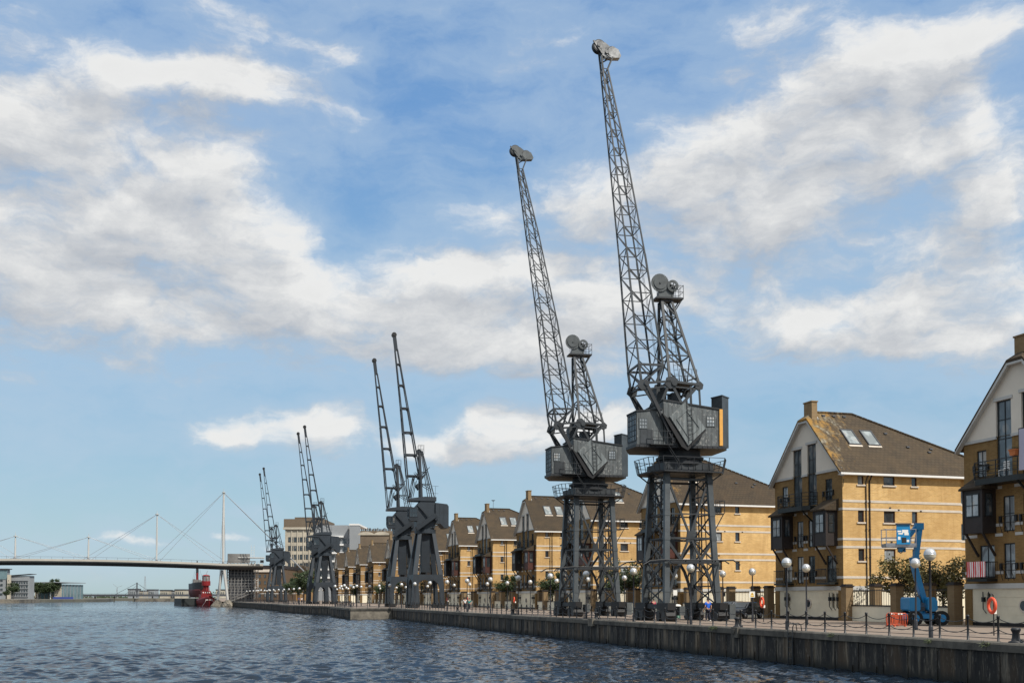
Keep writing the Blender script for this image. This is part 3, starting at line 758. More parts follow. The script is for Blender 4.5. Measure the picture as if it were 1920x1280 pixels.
    if plank:
        m = MB(); m.box(2.44,2.70,-2.40,-2.29,13.58,16.42); rot(m, A); tag(m.build('repair_board', MT['orange_ply'], t), 'new orange board on the grey house')
    m = MB(); dia = [(-1.77,15.64),(-.5,16.8),(1.1,14.8),(-.31,13.44)]
    m.prism(dia, (0,-2.95,0), (1,0,0), (0,0,1), (0,1,0), .62)
    def dq(a, b): # point inside the diamond
        p = Vector((lerp(dia[0][0],dia[1][0],a), lerp(dia[0][1],dia[1][1],a))); q = Vector((lerp(dia[3][0],dia[2][0],a), lerp(dia[3][1],dia[2][1],a)))
        r_ = p.lerp(q, b); return (r_.x, -2.96, r_.y)
    for a_, b_ in (((.2,.2),(.2,.85)),((.8,.2),(.8,.85)),((.2,.2),(.8,.2)),((.2,.85),(.8,.85))): m.bar(dq(*a_), dq(*b_), .06, .08, (0,1,0))
    rot(m, A); m.build('counterweight', MT['crane_plate'], t)
    m = MB(); m.prism([(-2.35,15.9),(-1.85,15.5),(-.30,13.42),(1.1,14.80),(1.18,14.66),(-.3,13.08),(-.8,13.36)], (0,-2.85,0), (1,0,0), (0,0,1), (0,1,0), .5)
    rot(m, A); m.build('counterweight_underside', MT['black'], t)  # black V puts the counterweight's dark underside into shape and colour
    m = MB(); ladder(m, (-.1,-3.02,13.6), (-.25,-3.02,16.9), .35); rot(m, A); m.build('ladder', dk, t)
    # derricking arms from the jib foot down over the house
    for v in (-2.55, 1.7):
        m = MB()
        m.bar((-3.58,v,18.2), (-1.42,v,13.9), .16, .3, (0,1,0)); m.bar((-3.28,v+.45,18.2), (-1.15,v+.45,14.1), .16, .2, (0,1,0))
        for k in range(5): m.bar((lerp(-3.4,-1.5,k/5),v,lerp(17.8,14.1,k/5)),(lerp(-3.1,-1.2,k/5),v+.45,lerp(17.8,14.3,k/5)),.08)
        m.disc((-1.42,v,13.9),(0,1,0),.2,.22,14); m.disc((-3.5,v,18.2),(0,1,0),.2,.36,16)
        rot(m, A); m.build('derrick_arm', dk, t)
    # upper frame on the house roof
    m = MB()
    nA, nB, nC = (-3.5,18.2), (-1.25,18.65), (1.1,18.45)
    for v in (-1.5, 1.5):
        pt = lambda n_: (n_[0], v, n_[1])
        m.bar(pt((-3.4,18.45)), pt(nB), .16, .2, (0,1,0)); m.bar(pt((-3.3,17.95)), pt((-1.25,18.3)), .1, .12, (0,1,0)); m.bar(pt(nB), pt(nC), .18, .26, (0,1,0)); m.bar(pt((-1.2,18.25)), pt((1.1,18.1)), .1, .12, (0,1,0))
        for a_, b_, w_ in ((nB,(-2.0,16.95),.2),(nB,(-.3,16.9),.2),(nC,(-.3,16.9),.2),(nC,(1.2,16.6),.14),((.4,18.5),(.45,16.8),.16),(nA,(-2.2,16.3),.16)):
            m.bar(pt(a_), pt(b_), w_, w_*.7, (0,1,0))
        for c_, r_ in (((-3.45,18.3),.46),((-1.2,18.55),.52),((1.1,18.35),.36)):
            ang = [R(k) for k in (20,75,130,200,260,320)]
            m.prism([(c_[0]+r_*math.cos(a), c_[1]+r_*math.sin(a)) for a in ang], (0,v-.1,0), (1,0,0), (0,0,1), (0,1,0), .2)
        m.disc((-.95,v,18.5),(0,1,0),.22,.4,18)
    for n_ in (nA, nB, nC): m.bar((n_[0],-1.5,n_[1]),(n_[0],1.5,n_[1]),.16)
    m.box(-2.1,-1.3,-.7,.7,17.0,18.3); m.box(-.9,-.2,-.9,.3,16.9,17.9)
    rot(m, A); m.build('upper_frame', st, t)
    m = MB(); m.box(-.9,1.0,-1.4,1.4,18.58,18.62)
    for u in (-.4,.1,.6,1.0):
        for v in (-1.3,1.2): m.bar((u,v,18.6),(u,v,19.7),.035)
    for v in (-1.3,1.2):
        for z in (19.15,19.7): m.bar((-.4,v,z),(1.0,v,z),.03)
    m.bar((.2,-1.45,18.75),(.9,-1.5,19.0),.3,.08); rot(m, A); m.build('upper_railing', dk, t)
    # mast
    m = MB(); zb, zt = 18.65, 25.3
    def mf(v, z): k = (z-zb)/(zt-zb); return Vector((lerp(-1.25,-1.52,k), v*lerp(1.45,.38,k), z))
    def mr(v, z): k = (z-zb)/(zt-zb); return Vector((lerp(1.1,-.72,k), v*lerp(1.45,.38,k), z))
    zs = [18.65, 20.8, 22.5, 24.0, 25.3]
    for v in (-1, 1):
        m.bar(mf(v,zb), mf(v,zt), .2, .16, (0,1,0)); m.bar(mr(v,zb), mr(v,zt), .17, .14, (0,1,0))
        for i in range(4):
            m.bar(mf(v,zs[i+1]), mr(v,zs[i]), .11, .08, (0,1,0)); m.bar(mf(v,zs[i+1]), mr(v,zs[i+1]), .09)
    for i in range(4):
        for fn in (mf, mr):
            a_, b_ = (-1, 1) if i % 2 else (1, -1)
            m.bar(fn(a_,zs[i]), fn(b_,zs[i+1]), .08); m.bar(fn(-1,zs[i+1]), fn(1,zs[i+1]), .09)
    ladder(m, (-.35,-.6,18.7), (-.95,-.25,25.2), .34)
    rot(m, A); mast = m.build('mast', st, t)
    m = MB(); m.box(-2.05,.2,-.62,.62,25.42,25.55); m.bar((.1,-.5,25.42),(-.65,-.45,24.2),.09); m.bar((.1,.5,25.42),(-.65,.45,24.2),.09)
    for u in (-.5,-.1,.18):
        for v in (-.6,.6): m.bar((u,v,25.5),(u,v,26.55),.035)
    for u in (-2.0,-1.85): m.bar((u,-.6,25.5),(u,-.6,26.2),.035)
    for z in (26.0,26.5):
        for v in (-.6,.6): m.bar((-.5,v,z),(.18,v,z),.03)
        m.bar((.18,-.6,z),(.18,.6,z),.03)
    rot(m, A); m.build('mast_platform', dk, mast)
    m = MB(); m.prism([(-1.85,25.5),(-.55,25.5),(-.4,26.45),(-.9,26.75),(-1.5,26.9)], (0,-.3,0), (1,0,0), (0,0,1), (0,1,0), .5); rot(m, A); m.build('sheave_housing', pl, mast)
    m = MB(); m.disc((-1.66,-.33,26.72),(0,1,0),.52,.22,26)
    for k in range(26):
        a = 2*math.pi*k/26; b2 = 2*math.pi*(k+1)/26
        m.bar((-1.66+.58*math.cos(a),-.33,26.72+.58*math.sin(a)),(-1.66+.58*math.cos(b2),-.33,26.72+.58*math.sin(b2)),.28,.1,(0,1,0))
    m.disc((-1.66,-.45,26.72),(0,1,0),.08,.1,10); rot(m, A); m.build('sheave', pl, mast)
    m = MB()
    for k in range(20):
        a = 2*math.pi*k/20; b2 = 2*math.pi*(k+1)/20
        m.bar((-.62+.38*math.cos(a),-.4,26.5+.38*math.sin(a)),(-.62+.38*math.cos(b2),-.4,26.5+.38*math.sin(b2)),.2,.09,(0,1,0))
    for k in range(5): a = 2*math.pi*k/5; m.bar((-.62,-.4,26.5),(-.62+.36*math.cos(a),-.4,26.5+.36*math.sin(a)),.09,.1,(0,1,0))
    rot(m, A); m.build('sheave', pl, mast)
    # jib
    K = [(19.9,-2.8,1.95,3.0),(28.7,-3.85,1.45,2.2),(37.1,-5.05,.95,1.4),(43.6,-6.08,.42,.62)]
    def sect(z):
        for a, b in zip(K[:-1], K[1:]):
            if z <= b[0] or b is K[-1]:
                k = (z-a[0])/(b[0]-a[0]); return [lerp(a[i], b[i], k) for i in (1,2,3)]
    def J(sf, sv, z): u, d, w_ = sect(z); return Vector((u + sf*d/2, sv*w_/2, z))
    zs = [19.9]; h = 1.95
    while zs[-1] + h < 43.6 - .5: zs.append(zs[-1]+h); h *= .972
    zs.append(43.6)
    m = MB()
    for sf in (-1, 1):
        for sv in (-1, 1):
            for z0, z1 in ((19.9,28.7),(28.7,37.1),(37.1,43.6)): m.bar(J(sf,sv,z0), J(sf,sv,z1), .13 if z0 < 28 else .105, None, (0,1,0))
            foot = Vector((-3.55, sv*1.5, 18.3)) if sf < 0 else Vector((-2.35, sv*1.4, 18.5))
            m.bar(J(sf,sv,19.9), foot, .17, None, (0,1,0))
    for i in range(len(zs)-1):
        a, b = zs[i], zs[i+1]; wt = .07 if a < 30 else .058
        for sv in (-1, 1):                               # long faces: one falling diagonal per bay
            m.bar(J(-1,sv,b), J(1,sv,a), wt, None, (0,1,0)); m.bar(J(-1,sv,b), J(1,sv,b), wt*.9, None, (0,1,0))
            md = (a+b)/2
        for sf in (-1, 1):                               # narrow faces: zigzag
            m.bar(J(sf,-1,a) if i % 2 else J(sf,1,a), J(sf,1,b) if i % 2 else J(sf,-1,b), wt*.85); m.bar(J(sf,-1,b), J(sf,1,b), wt*.8)
    m.bar(J(-1,-1,19.9), J(1,-1,19.9), .16, None, (0,1,0)); m.bar(J(-1,1,19.9), J(1,1,19.9), .16, None, (0,1,0)); m.bar(J(-1,-1,19.9), J(-1,1,19.9), .14); m.bar(J(1,-1,19.9), J(1,1,19.9), .14)
    for sv in (-1, 1): m.bar((-3.5,sv*1.45,18.4), J(1,sv,19.9), .12, None, (0,1,0)); m.bar(J(-1,sv,19.9), (-2.4,sv*1.4,18.5), .1, None, (0,1,0))
    m.bar((-3.5,-1.45,18.4), J(-1,1,19.9), .1); m.bar((-3.5,1.45,18.4), J(-1,-1,19.9), .1)
    ladder(m, J(1,-.1,20.5), J(1,-.1,36), .3, (0,1,0), .5, .025)
    def tilt(mb):
        c, s = math.cos(lean), math.sin(lean); u0, z0 = -3.5, 18.3
        mb.v = [(u0 + (x-u0)*c - (z-z0)*s, y, z0 + (x-u0)*s + (z-z0)*c) for x, y, z in mb.v]; return rot(mb, A)
    tilt(m); jib = m.build('jib', MT['crane_steel'], t)
    hd = MT['silver'] if shiny else MT['crane_pale']
    m = MB()
    for v in (-.3, .3): m.bar((-6.25,v,43.5),(-6.45,v,45.2),.12,.16,(0,1,0)); m.bar((-5.9,v,43.5),(-5.45,v,44.6),.1,.12,(0,1,0)); m.bar((-6.3,v,44.3),(-5.5,v,44.8),.08,.1,(0,1,0))
    tilt(m); m.build('jib_head', MT['crane_steel'], jib)
    def dome(c, r, t_):
        mm = MB(); mm.cur = 0; mm.disc(c, (.16,-1,0), r*.86, t_, 30); mm.cur = 1; mm.disc(c, (.16,-1,0), r, t_*.86, 30); mm.cur = 0
        return mm
    m = dome((-6.55,-.1,45.4), .53, .46); m.disc((-6.6,-.45,45.4),(.2,-1,0),.16,.1,14)
    m.bar((-7.05,-.38,45.75),(-6.35,-.42,44.75),.1,.12,(0,1,0))
    tilt(m); m.build('sheave', [hd, dk], jib)
    m = dome((-5.5,-.1,44.98), .47, .5)
    m.prism([(-5.95,44.7),(-5.6,44.5),(-4.9,44.55),(-4.78,44.72),(-5.0,45.2),(-5.5,45.45)], (0,-.36,0), (1,0,0), (0,0,1), (0,1,0), .52)
    m.prism([(-6.6,44.9),(-5.9,44.45),(-5.5,44.5),(-5.5,45.3),(-6.1,45.75)], (0,-.28,0), (1,0,0), (0,0,1), (0,1,0), .36)
    m.disc((-5.95,-.32,44.95),(0,1,0),.13,.14,14)
    tilt(m); m.build('sheave_housing', [hd, dk], jib)
    return t
lattice_crane('nearest grey lattice dock crane with silver jib head and orange board on its cabin', 37.0, 77.0, True, 0, True)
lattice_crane('grey lattice dock crane with dull jib head, left of the one with an orange board', 37.1, 97.5, False, R(1.7), False)

def slate_crane():
    t = thing('dock_crane', 'x', 'crane', (0,0,0), 0, 'slate blue box section dock cranes')
    s, d = MT['crane_slate'], MT['crane_slate_dark']; A = R(-3)
    def arch(half, thick, m, axis, off):
        pts = [(-2.8,.55),(-2.0,.55),(-1.9,3.3)]
        for k in range(9):
            a = math.pi - math.pi*k/8; pts.append((1.8*math.cos(a), 3.5+1.25*math.sin(a)))
        pts += [(1.9,3.3),(2.0,.55),(2.8,.55),(2.55,4.8),(2.45,5.5),(-2.45,5.5),(-2.55,4.8)]
        if axis == 'y': m.prism(pts, (0,off,0), (1,0,0), (0,0,1), (0,1,0), thick)
        else: m.prism([(u*.93, v) for u, v in pts], (off,0,0), (0,1,0), (0,0,1), (1,0,0), thick)
    for ax, off in (('y',-2.5),('y',2.15),('x',-2.45),('x',2.1)):
        m = MB(); arch(0, .35, m, ax, off); m.build('portal_arch', s, t)
    for sx in (-1, 1):
        for sy in (-1, 1):
            m = MB(); b = [(sx*2.42+i, sy*2.42+j, 5.51) for i, j in ((-.36,-.34),(.36,-.34),(.36,.34),(-.36,.34))]; b = [(x - sx*.3, y - sy*.3, z) for x, y, z in b]
            tp = [(sx*1.15+i, sy*1.15+j, 12.3) for i, j in ((-.28,-.27),(.28,-.27),(.28,.27),(-.28,.27))]
            m.add(b+tp, [(0,3,2,1),(4,5,6,7),(0,1,5,4),(1,2,6,5),(2,3,7,6),(3,0,4,7)]); m.build('leg', s, t)
            m = MB(); m.box(sx*2.2-.5,sx*2.2+.5,sy*2.2-.75,sy*2.2+.75,.08,.6); m.disc((sx*2.2,sy*2.2-.4,.3),(1,0,0),.3,1.1,12); m.disc((sx*2.2,sy*2.2+.4,.3),(1,0,0),.3,1.1,12); m.build('bogie', MT['black'], t)
    m = MB(); b = [(-.62,-.62,5.9),(.62,-.62,5.9),(.62,.62,5.9),(-.62,.62,5.9)]; tp = [(x*1.25,y*1.25,12.2) for x,y,z in b]
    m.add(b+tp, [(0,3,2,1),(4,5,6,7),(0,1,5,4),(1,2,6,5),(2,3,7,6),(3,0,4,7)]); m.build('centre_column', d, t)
    m = MB(); m.lathe([(.1,12.3),(1.75,12.3),(1.75,12.95),(1.5,13.0),(1.5,13.2),(.1,13.2)], 24, (0,0,0), False); m.build('turntable', s, t)
    # superstructure
    m = MB(); m.prism([(-1.6,13.2),(1.45,13.2),(1.45,17.6),(-.95,17.6),(-1.75,16.7)], (0,-1.4,0), (1,0,0), (0,0,1), (0,1,0), 2.8); rot(m, A); m.build('machinery_house', s, t)
    m = MB(); m.prism([(1.46,13.9),(2.3,13.9),(2.95,13.2),(3.65,13.2),(3.65,16.8),(3.4,17.15),(1.46,17.35)], (0,-1.7,0), (1,0,0), (0,0,1), (0,1,0), 3.4)
    for u in (2.1,2.8): m.box(u,u+.05,-1.73,-1.7,14.0,17.1)
    rot(m, A); m.build('rear_house', s, t)
    m = MB(); m.prism([(-2.9,17.62),(-.6,17.62),(1.62,17.62),(1.62,18.3),(-.2,18.35),(-2.9,18.0)], (0,-1.55,0), (1,0,0), (0,0,1), (0,1,0), 3.1); rot(m, A); m.build('top_frame', s, t)
    for v0, v1, nm in ((-2.1,-.4,'driver_cab'),):
        m = MB(); m.prism([(-2.75,14.25),(-1.55,14.25),(-1.5,16.5),(-3.0,16.5),(-3.0,14.7)], (0,v0,0), (1,0,0), (0,0,1), (0,1,0), v1-v0); rot(m, A); c = m.build(nm, d, t)
        ca, sa = math.cos(A), math.sin(A)
        def W(u, v, z): return Vector((u*ca - v*sa, u*sa + v*ca, z))
        EU, EV, UZ = Vector((ca,sa,0)), Vector((-sa,ca,0)), Vector((0,0,1))
        grid_window(c, 'window', W(-2.9,v0-.005,14.9), EU, UZ, -EV, 1.3, 1.45, 3, 2, MT['glass'], s, .09)
        grid_window(c, 'window', W(-3.005,v1-.1,14.9), -EV, UZ, -EU, 1.5, 1.45, 3, 2, MT['glass'], s, .09)
    m = MB(); m.bar((-1.75,-2.0,13.0),(1.35,-2.0,15.25),.7,.85,(0,1,0)); m.bar((1.1,-2.1,14.7),(1.6,-2.1,15.25),1.0,.3,(0,1,0)); rot(m, A); m.build('counterweight_lever', d, t)
    m = MB(); m.bar((-1.5,-1.55,16.9),(.3,-1.7,15.0),.16,.22,(0,1,0)); m.bar((-1.1,1.55,16.9),(.5,1.7,15.0),.16,.22,(0,1,0)); rot(m, A); m.build('derrick_link', d, t)
    # mast
    m = MB()
    for v in (-1, 1):
        m.bar((-.75,v*.95,18.3),(-1.0,v*.35,25.7),.34,.3,(0,1,0)); m.bar((1.35,v*1.1,18.3),(-.5,v*.4,25.7),.15,.15,(0,1,0)); m.bar((.6,v*1.0,18.3),(-.62,v*.38,25.5),.11,.11,(0,1,0))
        for z, k in ((20.5,.3),(22.5,.57)): m.bar((lerp(-.75,-1,k),v*lerp(.95,.35,k),z),(lerp(1.35,-.5,k),v*lerp(1.1,.4,k),z),.1)
        m.bar((-.8,v*.9,20.5),(.85,v*.98,19.6),.09); m.prism([(-1.9,22.5),(-.9,21.7),(.2,22.4),(-.8,21.0)], (0,v*.7-.06,0), (1,0,0), (0,0,1), (0,1,0), .12)
        m.bar((-2.0,v*.8,21.8),(-2.7,v*1.1,18.1),.1); m.bar((-1.6,v*.8,21.0),(-2.2,v*1.1,18.3),.09); m.bar((-1.3,v*.8,21.3),(.6,v*.9,23.3),.09)
        m.prism([(-1.7,20.3),(-.9,20.9),(-.5,20.1),(-1.2,19.5)], (0,v*.75-.05,0), (1,0,0), (0,0,1), (0,1,0), .1)
    m.bar((-2.6,-1.2,18.2),(-1.9,1.2,21.6),.08); m.bar((-2.6,1.2,18.2),(-1.9,-1.2,21.6),.08)
    for z in (19.0,20.2): m.bar((.2,-1.2,z),(2.0,-1.25,z-.1),.04); m.bar((.8,-1.2,18.3),(.8,-1.2,20.2),.04); m.bar((1.5,-1.2,18.3),(1.5,-1.2,20.1),.04)
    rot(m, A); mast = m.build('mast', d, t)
    m = MB(); m.disc((-1.15,0,25.9),(0,1,0),.4,.8,16); m.disc((-.7,0,25.75),(0,1,0),.3,.8,16); m.box(-1.5,-.3,-.45,.45,25.5,25.62); rot(m, A); m.build('mast_sheave', d, mast)
    m = MB()
    for u in (-1.2,-.8,-.3):
        for v in (-.45,.45): m.bar((u,v,25.6),(u,v,27.0),.04)
    for z in (26.3,27.0):
        for v in (-.45,.45): m.bar((-1.2,v,z),(-.3,v,z),.035)
    rot(m, A); m.build('mast_railing', d, mast)
    # jib: four tapering booms tied by frames, no diagonals
    K = [(18.0,-2.35,1.0,2.0),(21.8,-2.02,2.15,2.0),(33.0,-3.55,1.15,1.35),(42.8,-4.95,.42,.6),(45.0,-5.25,.2,.3)]
    def sect(z):
        for a, b in zip(K[:-1], K[1:]):
            if z <= b[0] or b is K[-1]:
                k = (z-a[0])/(b[0]-a[0]); return [lerp(a[i], b[i], k) for i in (1,2,3)]
    def J(sf, sv, z): u, dd, w_ = sect(z); return Vector((u + sf*dd/2, sv*w_/2, z))
    m = MB()
    for sf in (-1, 1):
        for sv in (-1, 1):
            for a, b, r in ((21.8,33,.20),(33,42.8,.16)): m.bar(J(sf,sv,a), J(sf,sv,b), r, None, (0,1,0))
            m.bar(J(sf,sv,21.8), (-2.75,sv*1.05,18.1) if sf < 0 else (-.9,sv*1.05,18.4), .15, None, (0,1,0))
    for z in (21.8,25.3,29.0,33.0,36.8,40.3):
        for sv in (-1, 1):
            m.bar(J(-1,sv,z), J(1,sv,z), .2, .26, (0,1,0))
            for sf in (-1, 1):
                a = J(sf,sv,z); m.bar(a.lerp(J(-sf,sv,z),.22), J(sf,sv,z-.38), .12, None, (0,1,0))
        for sf in (-1, 1): m.bar(J(sf,-1,z), J(sf,1,z), .16, .26)
    m.bar((sect(42.8)[0],0,42.6), (-5.25,0,45.0), .55, .5, (0,1,0))
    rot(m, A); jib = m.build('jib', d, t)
    m = MB(); m.disc((-5.3,0,45.2),(0,1,0),.42,.55,20); m.disc((-5.3,-.3,45.2),(0,1,0),.2,.1,14); rot(m, A); m.build('sheave', MT['black'], jib)
    return t
base = slate_crane()
SL = [(37.0,173.5,'slate blue dock crane nearest to the two lattice cranes'),
      (37.0,193.6,'slate blue dock crane half hidden behind the nearest slate crane'),
      (32.5,275.0,'slate blue dock crane in front of the mill, right one of the middle pair'),
      (32.0,287.0,'slate blue dock crane in front of the mill, left one of the middle pair'),
      (28.2,369.0,'slate blue dock crane beside the footbridge end, right one of the farthest pair'),
      (28.0,387.0,'slate blue dock crane beside the footbridge end, left one of the farthest pair')]
for i, (x, y, lb) in enumerate(SL):
    o = base if i == 0 else dup(base)
    o.location = (x, y, Q); o['label'] = lb
rl = MB()
for x in (34.8, 39.2): rl.box(x-.05, x+.05, -40, 170, Q+.004, Q+.02); rl.box(x-.16, x+.16, -40, 170, Q+.002, Q+.006)
tag(rl.build('crane_rail', MT['crane_dark']), 'pair of crane rails sunk in the quay paving under the cranes', 'rail')
# ------------------------------------------------------------------ gabled houses
HW, HD, ZE, ZG = 10.2, 16.6, 12.1, 2.7      # front width, depth, eave height, top of the cream ground floor
SL_ = 5.3/5.1
def wall_open(mb, o, eu, ev, en, w, z0, z1, ops, depth=.14, dx=()):
    """wall in (u, z) with rectangular openings (u0,u1,z0,z1) and reveals of the given depth"""
    o = Vector(o); eu = Vector(eu); ev = Vector(ev); en = Vector(en)
    us = sorted({0, w, *[k for q in ops for k in q[:2]]}); zs = sorted({z0, z1, *[min(max(k, z0), z1) for q in ops for k in q[2:]]})
    P = lambda u, z, d=0: o + eu*u + ev*z - en*d
    for i in range(len(us)-1):
        for j in range(len(zs)-1):
            um, zm = (us[i]+us[i+1])/2, (zs[j]+zs[j+1])/2
            if any(q[0] < um < q[1] and q[2] < zm < q[3] for q in ops): continue
            mb.add([P(us[i],zs[j]),P(us[i+1],zs[j]),P(us[i+1],zs[j+1]),P(us[i],zs[j+1])], [(0,1,2,3)])
    for a, b, c, d in ops:
        c2, d2 = max(c, z0), min(d, z1)
        if c2 >= d2: continue
        mb.add([P(a,c2),P(a,d2),P(a,d2,depth),P(a,c2,depth)], [(0,1,2,3)]); mb.add([P(b,c2),P(b,d2),P(b,d2,depth),P(b,c2,depth)], [(0,1,2,3)])
        if d <= z1: mb.add([P(a,d2),P(b,d2),P(b,d2,depth),P(a,d2,depth)], [(0,1,2,3)])
        if c >= z0: mb.add([P(a,c2),P(b,c2),P(b,c2,depth),P(a,c2,depth)], [(0,1,2,3)])

def t2y(t): return HW*(1-t)
SIDE_WIN = [(x, w_, z, h_) for z in (4.72, 7.8, 10.8) for x, w_, h_ in ((1.4,.55,.95),(3.8,1.05,.95),(6.45,.5,.95))]
FRONT_TALL = [(t2y(.43), t2y(.30), 9.45, 14.35), (t2y(.645), t2y(.515), 9.45, 14.55)]
FRONT_FR = [(t2y(.86), t2y(.765), 9.45, 11.4), (t2y(.205), t2y(.12), 9.45, 11.4)] + [(t2y(a+.095), t2y(a), z, z+2.25) for z in (2.95+.05, 6.0) for a in (.345, .515)] + [(t2y(.905), t2y(.775), 3.05, 5.2), (t2y(.265), t2y(.135), 3.05, 5.2)]
def make_house(label, X, Y, roofm, bay_red, skylights, brick='brick'):
    t = thing('gabled_house', label, 'house', (X, Y, Q), 0, 'gabled brick houses along the quay')
    B = MT[brick]
    wb = MB(); ey, ex, ez = (0,1,0), (1,0,0), (0,0,1)
    wall_open(wb, (0,0,0), ex, ez, (0,-1,0), 11.2, ZG, ZE, [(x,x+w_,z,z+h_) for x,w_,z,h_ in SIDE_WIN])
    wf = MB(); wall_open(wf, (0,0,0), ey, ez, (-1,0,0), HW, ZG, ZE, [q if q[3] < ZE else (q[0],q[1],q[2],ZE+5) for q in FRONT_FR + FRONT_TALL])
    wb.add([(0,HW,ZG),(HD,HW,ZG),(HD,HW,ZE),(0,HW,ZE)], [(0,1,2,3)])
    wb.add([(HD,.7,0),(HD,HW,0),(HD,HW,ZE),(HD,.7,ZE)], [(0,1,2,3)])
    wb.add([(11.2,0,ZG),(11.2,.7,ZG),(11.2,.7,ZE),(11.2,0,ZE)], [(0,1,2,3)])
    wall_open(wb, (11.2,.7,0), ex, ez, (0,-1,0), HD-11.2, ZG, ZE, [(.5,1.3,z,z+1.5) for z in (3.4,6.4,9.4)])
    for z in (ZG, ZE): wb.add([(.02,.02,z),(HD,.72,z),(HD,HW-.02,z),(.02,HW-.02,z)], [(0,1,2,3)])
    for y in (.0, HW-.62): wf.box(-.07, .55, y-.012, y+.632, 0, 2.36)        # corner piers of the ground floor
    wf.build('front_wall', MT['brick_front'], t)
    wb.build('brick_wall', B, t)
    gf = MB()
    wall_open(gf, (.015,.0,0), ey, ez, (-1,0,0), HW, .22, 2.4, [(t2y(.93),t2y(.90),.95,2.1),(t2y(.875),t2y(.845),.95,2.1),(t2y(.22),t2y(.19),.95,2.1)], .2)
    for z in (.75,1.3,1.85): gf.box(.0,.014,.63,HW-.63,z,z+.02)
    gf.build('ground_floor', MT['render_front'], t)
    gf = MB(); gf.add([(.0,.014,0),(11.2,.014,0),(11.2,.014,2.4),(.0,.014,2.4)], [(0,1,2,3)]); gf.add([(11.2,.014,0),(11.2,.714,0),(11.2,.714,2.4),(11.2,.014,2.4)], [(0,1,2,3)]); gf.add([(11.2,.714,0),(HD,.714,0),(HD,.714,2.7),(11.2,.714,2.7)], [(0,1,2,3)])
    gf.add([(0,HW-.01,0),(HD,HW-.01,0),(HD,HW-.01,2.7),(0,HW-.01,2.7)], [(0,1,2,3)])
    gf.build('side_base', MT['render'], t)
    m = MB(); m.box(-.0,.02,.55,HW-.55,0,.225); m.build('foot_shadow_strip', MT['black'], t)  # black strip painting the shadow line at the foot of the front
    m = MB(); m.box(-.09,.0,-.09,HW+.05,2.4,2.72); m.box(.0,11.22,-.09,.0,2.4,2.72); m.build('stone_course', MT['fascia'], t)
    for z in (3.42, 5.82, 6.45, 8.84, 9.47):
        m = MB(); m.box(.0,11.23,-.028,.0,z-.1,z+.09); m.build('string_course', MT['stone'], t)
        m = MB(); m.box(11.205,HD,.672,.7,z-.1,z+.09); m.build('string_course', MT['stone'], t)
        if z < 9:
            for a_, b_ in ((.0,.115),(.275,.34),(.445,.51),(.615,.765),(.91,1.0)):
                m = MB(); m.box(-.028,.0,t2y(b_)-(.03 if b_ == 1.0 else 0),t2y(a_),z-.1,z+.09); m.build('string_course', MT['fascia'], t)
    m = MB(); m.disc((.0,t2y(.51),1.32),(1,0,0),.44,.09,24); po = m.build('porthole', MT['stone'], t)
    m = MB(); m.disc((-.05,t2y(.51),1.32),(1,0,0),.31,.03,24); m.build('pane', MT['glass'], po)
    for a in (.935,.88,.83,.225,.175):
        m = MB(); m.bar((-.16,t2y(a),2.2),(-.16,t2y(a),1.1),.05); m.bar((-.16,t2y(a),1.1),(-.02,t2y(a)-.12,.8),.05); m.box(-.22,-.04,t2y(a)-.09,t2y(a)+.09,1.55,1.85); m.build('iron_bracket', MT['iron'], t)
    # gable: stucco panel with the tall windows cutting into it
    gp = MB(); ztop = 16.7
    rl_ = lambda y: min(ztop, ZE + SL_*min(y, HW-y) - .12)
    ysb = sorted({0, HW, HW/2, 4.3, HW-4.3, *[k for q in FRONT_TALL for k in q[:2]]})
    for a, b in zip(ysb[:-1], ysb[1:]):
        zb = ZE-.02
        for q in FRONT_TALL:
            if q[0]-1e-6 <= a and b <= q[1]+1e-6: zb = q[3]
        gp.add([(-.05,a,zb),(-.05,b,zb),(-.05,b,max(zb,rl_(b))),(-.05,a,max(zb,rl_(a)))], [(0,1,2,3)])
    for q in FRONT_TALL:
        for y in q[:2]: gp.add([(-.05,y,ZE-.02),(-.05,y,q[3]),(.12,y,q[3]),(.12,y,ZE-.02)], [(0,1,2,3)])
        gp.add([(-.05,q[0],q[3]),(-.05,q[1],q[3]),(.12,q[1],q[3]),(.12,q[0],q[3])], [(0,1,2,3)])
    gp.build('gable_panel', MT['stucco'], t)
    ed = [0] + [k for q in sorted(FRONT_TALL) for k in q[:2]] + [HW]
    for a, b in zip(ed[::2], ed[1::2]): m = MB(); m.box(-.10,-.0,a,b,ZE-.16,ZE+.02); m.build('gable_ledge', MT['fascia'], t)
    for q in FRONT_TALL: m = MB(); m.box(-.11,-.05,q[0]-.16,q[1]+.16,q[3],q[3]+.2); m.build('lintel', MT['fascia'], t)
    # roof: steep slopes, clipped gable in front, long hip at the back
    zz = lambda y: ZE + SL_*y
    rb = MB(); yr = HW/2; xr = 4.4; xe = HD+.5; zr_ = zz(yr)
    def shell(pts):
        n = len(pts); lo = [(x,y,z-.16) for x,y,z in pts]
        rb.add(list(pts)+lo, [tuple(range(n)), tuple(range(n,2*n))[::-1]] + [(i,(i+1)%n,n+(i+1)%n,n+i) for i in range(n)])
    e0 = -.38; xf = -.42; yj = 4.45; xj = .45
    rb.v, rb.f, rb.m, rb.sm = [], [], [], []
    E1, E2, R2, R1, J1 = (xf,e0,zz(e0)), (xe,e0,zz(e0)), (xr,yr,zr_), (xj,yr,zr_), (xf,yj,zz(yj))
    mir = lambda p: (p[0], HW-p[1], p[2])
    vs = [E1,E2,R2,R1,J1,mir(E1),mir(E2),mir(J1)]
    lo = [(x,y,z-.17) for x,y,z in vs]
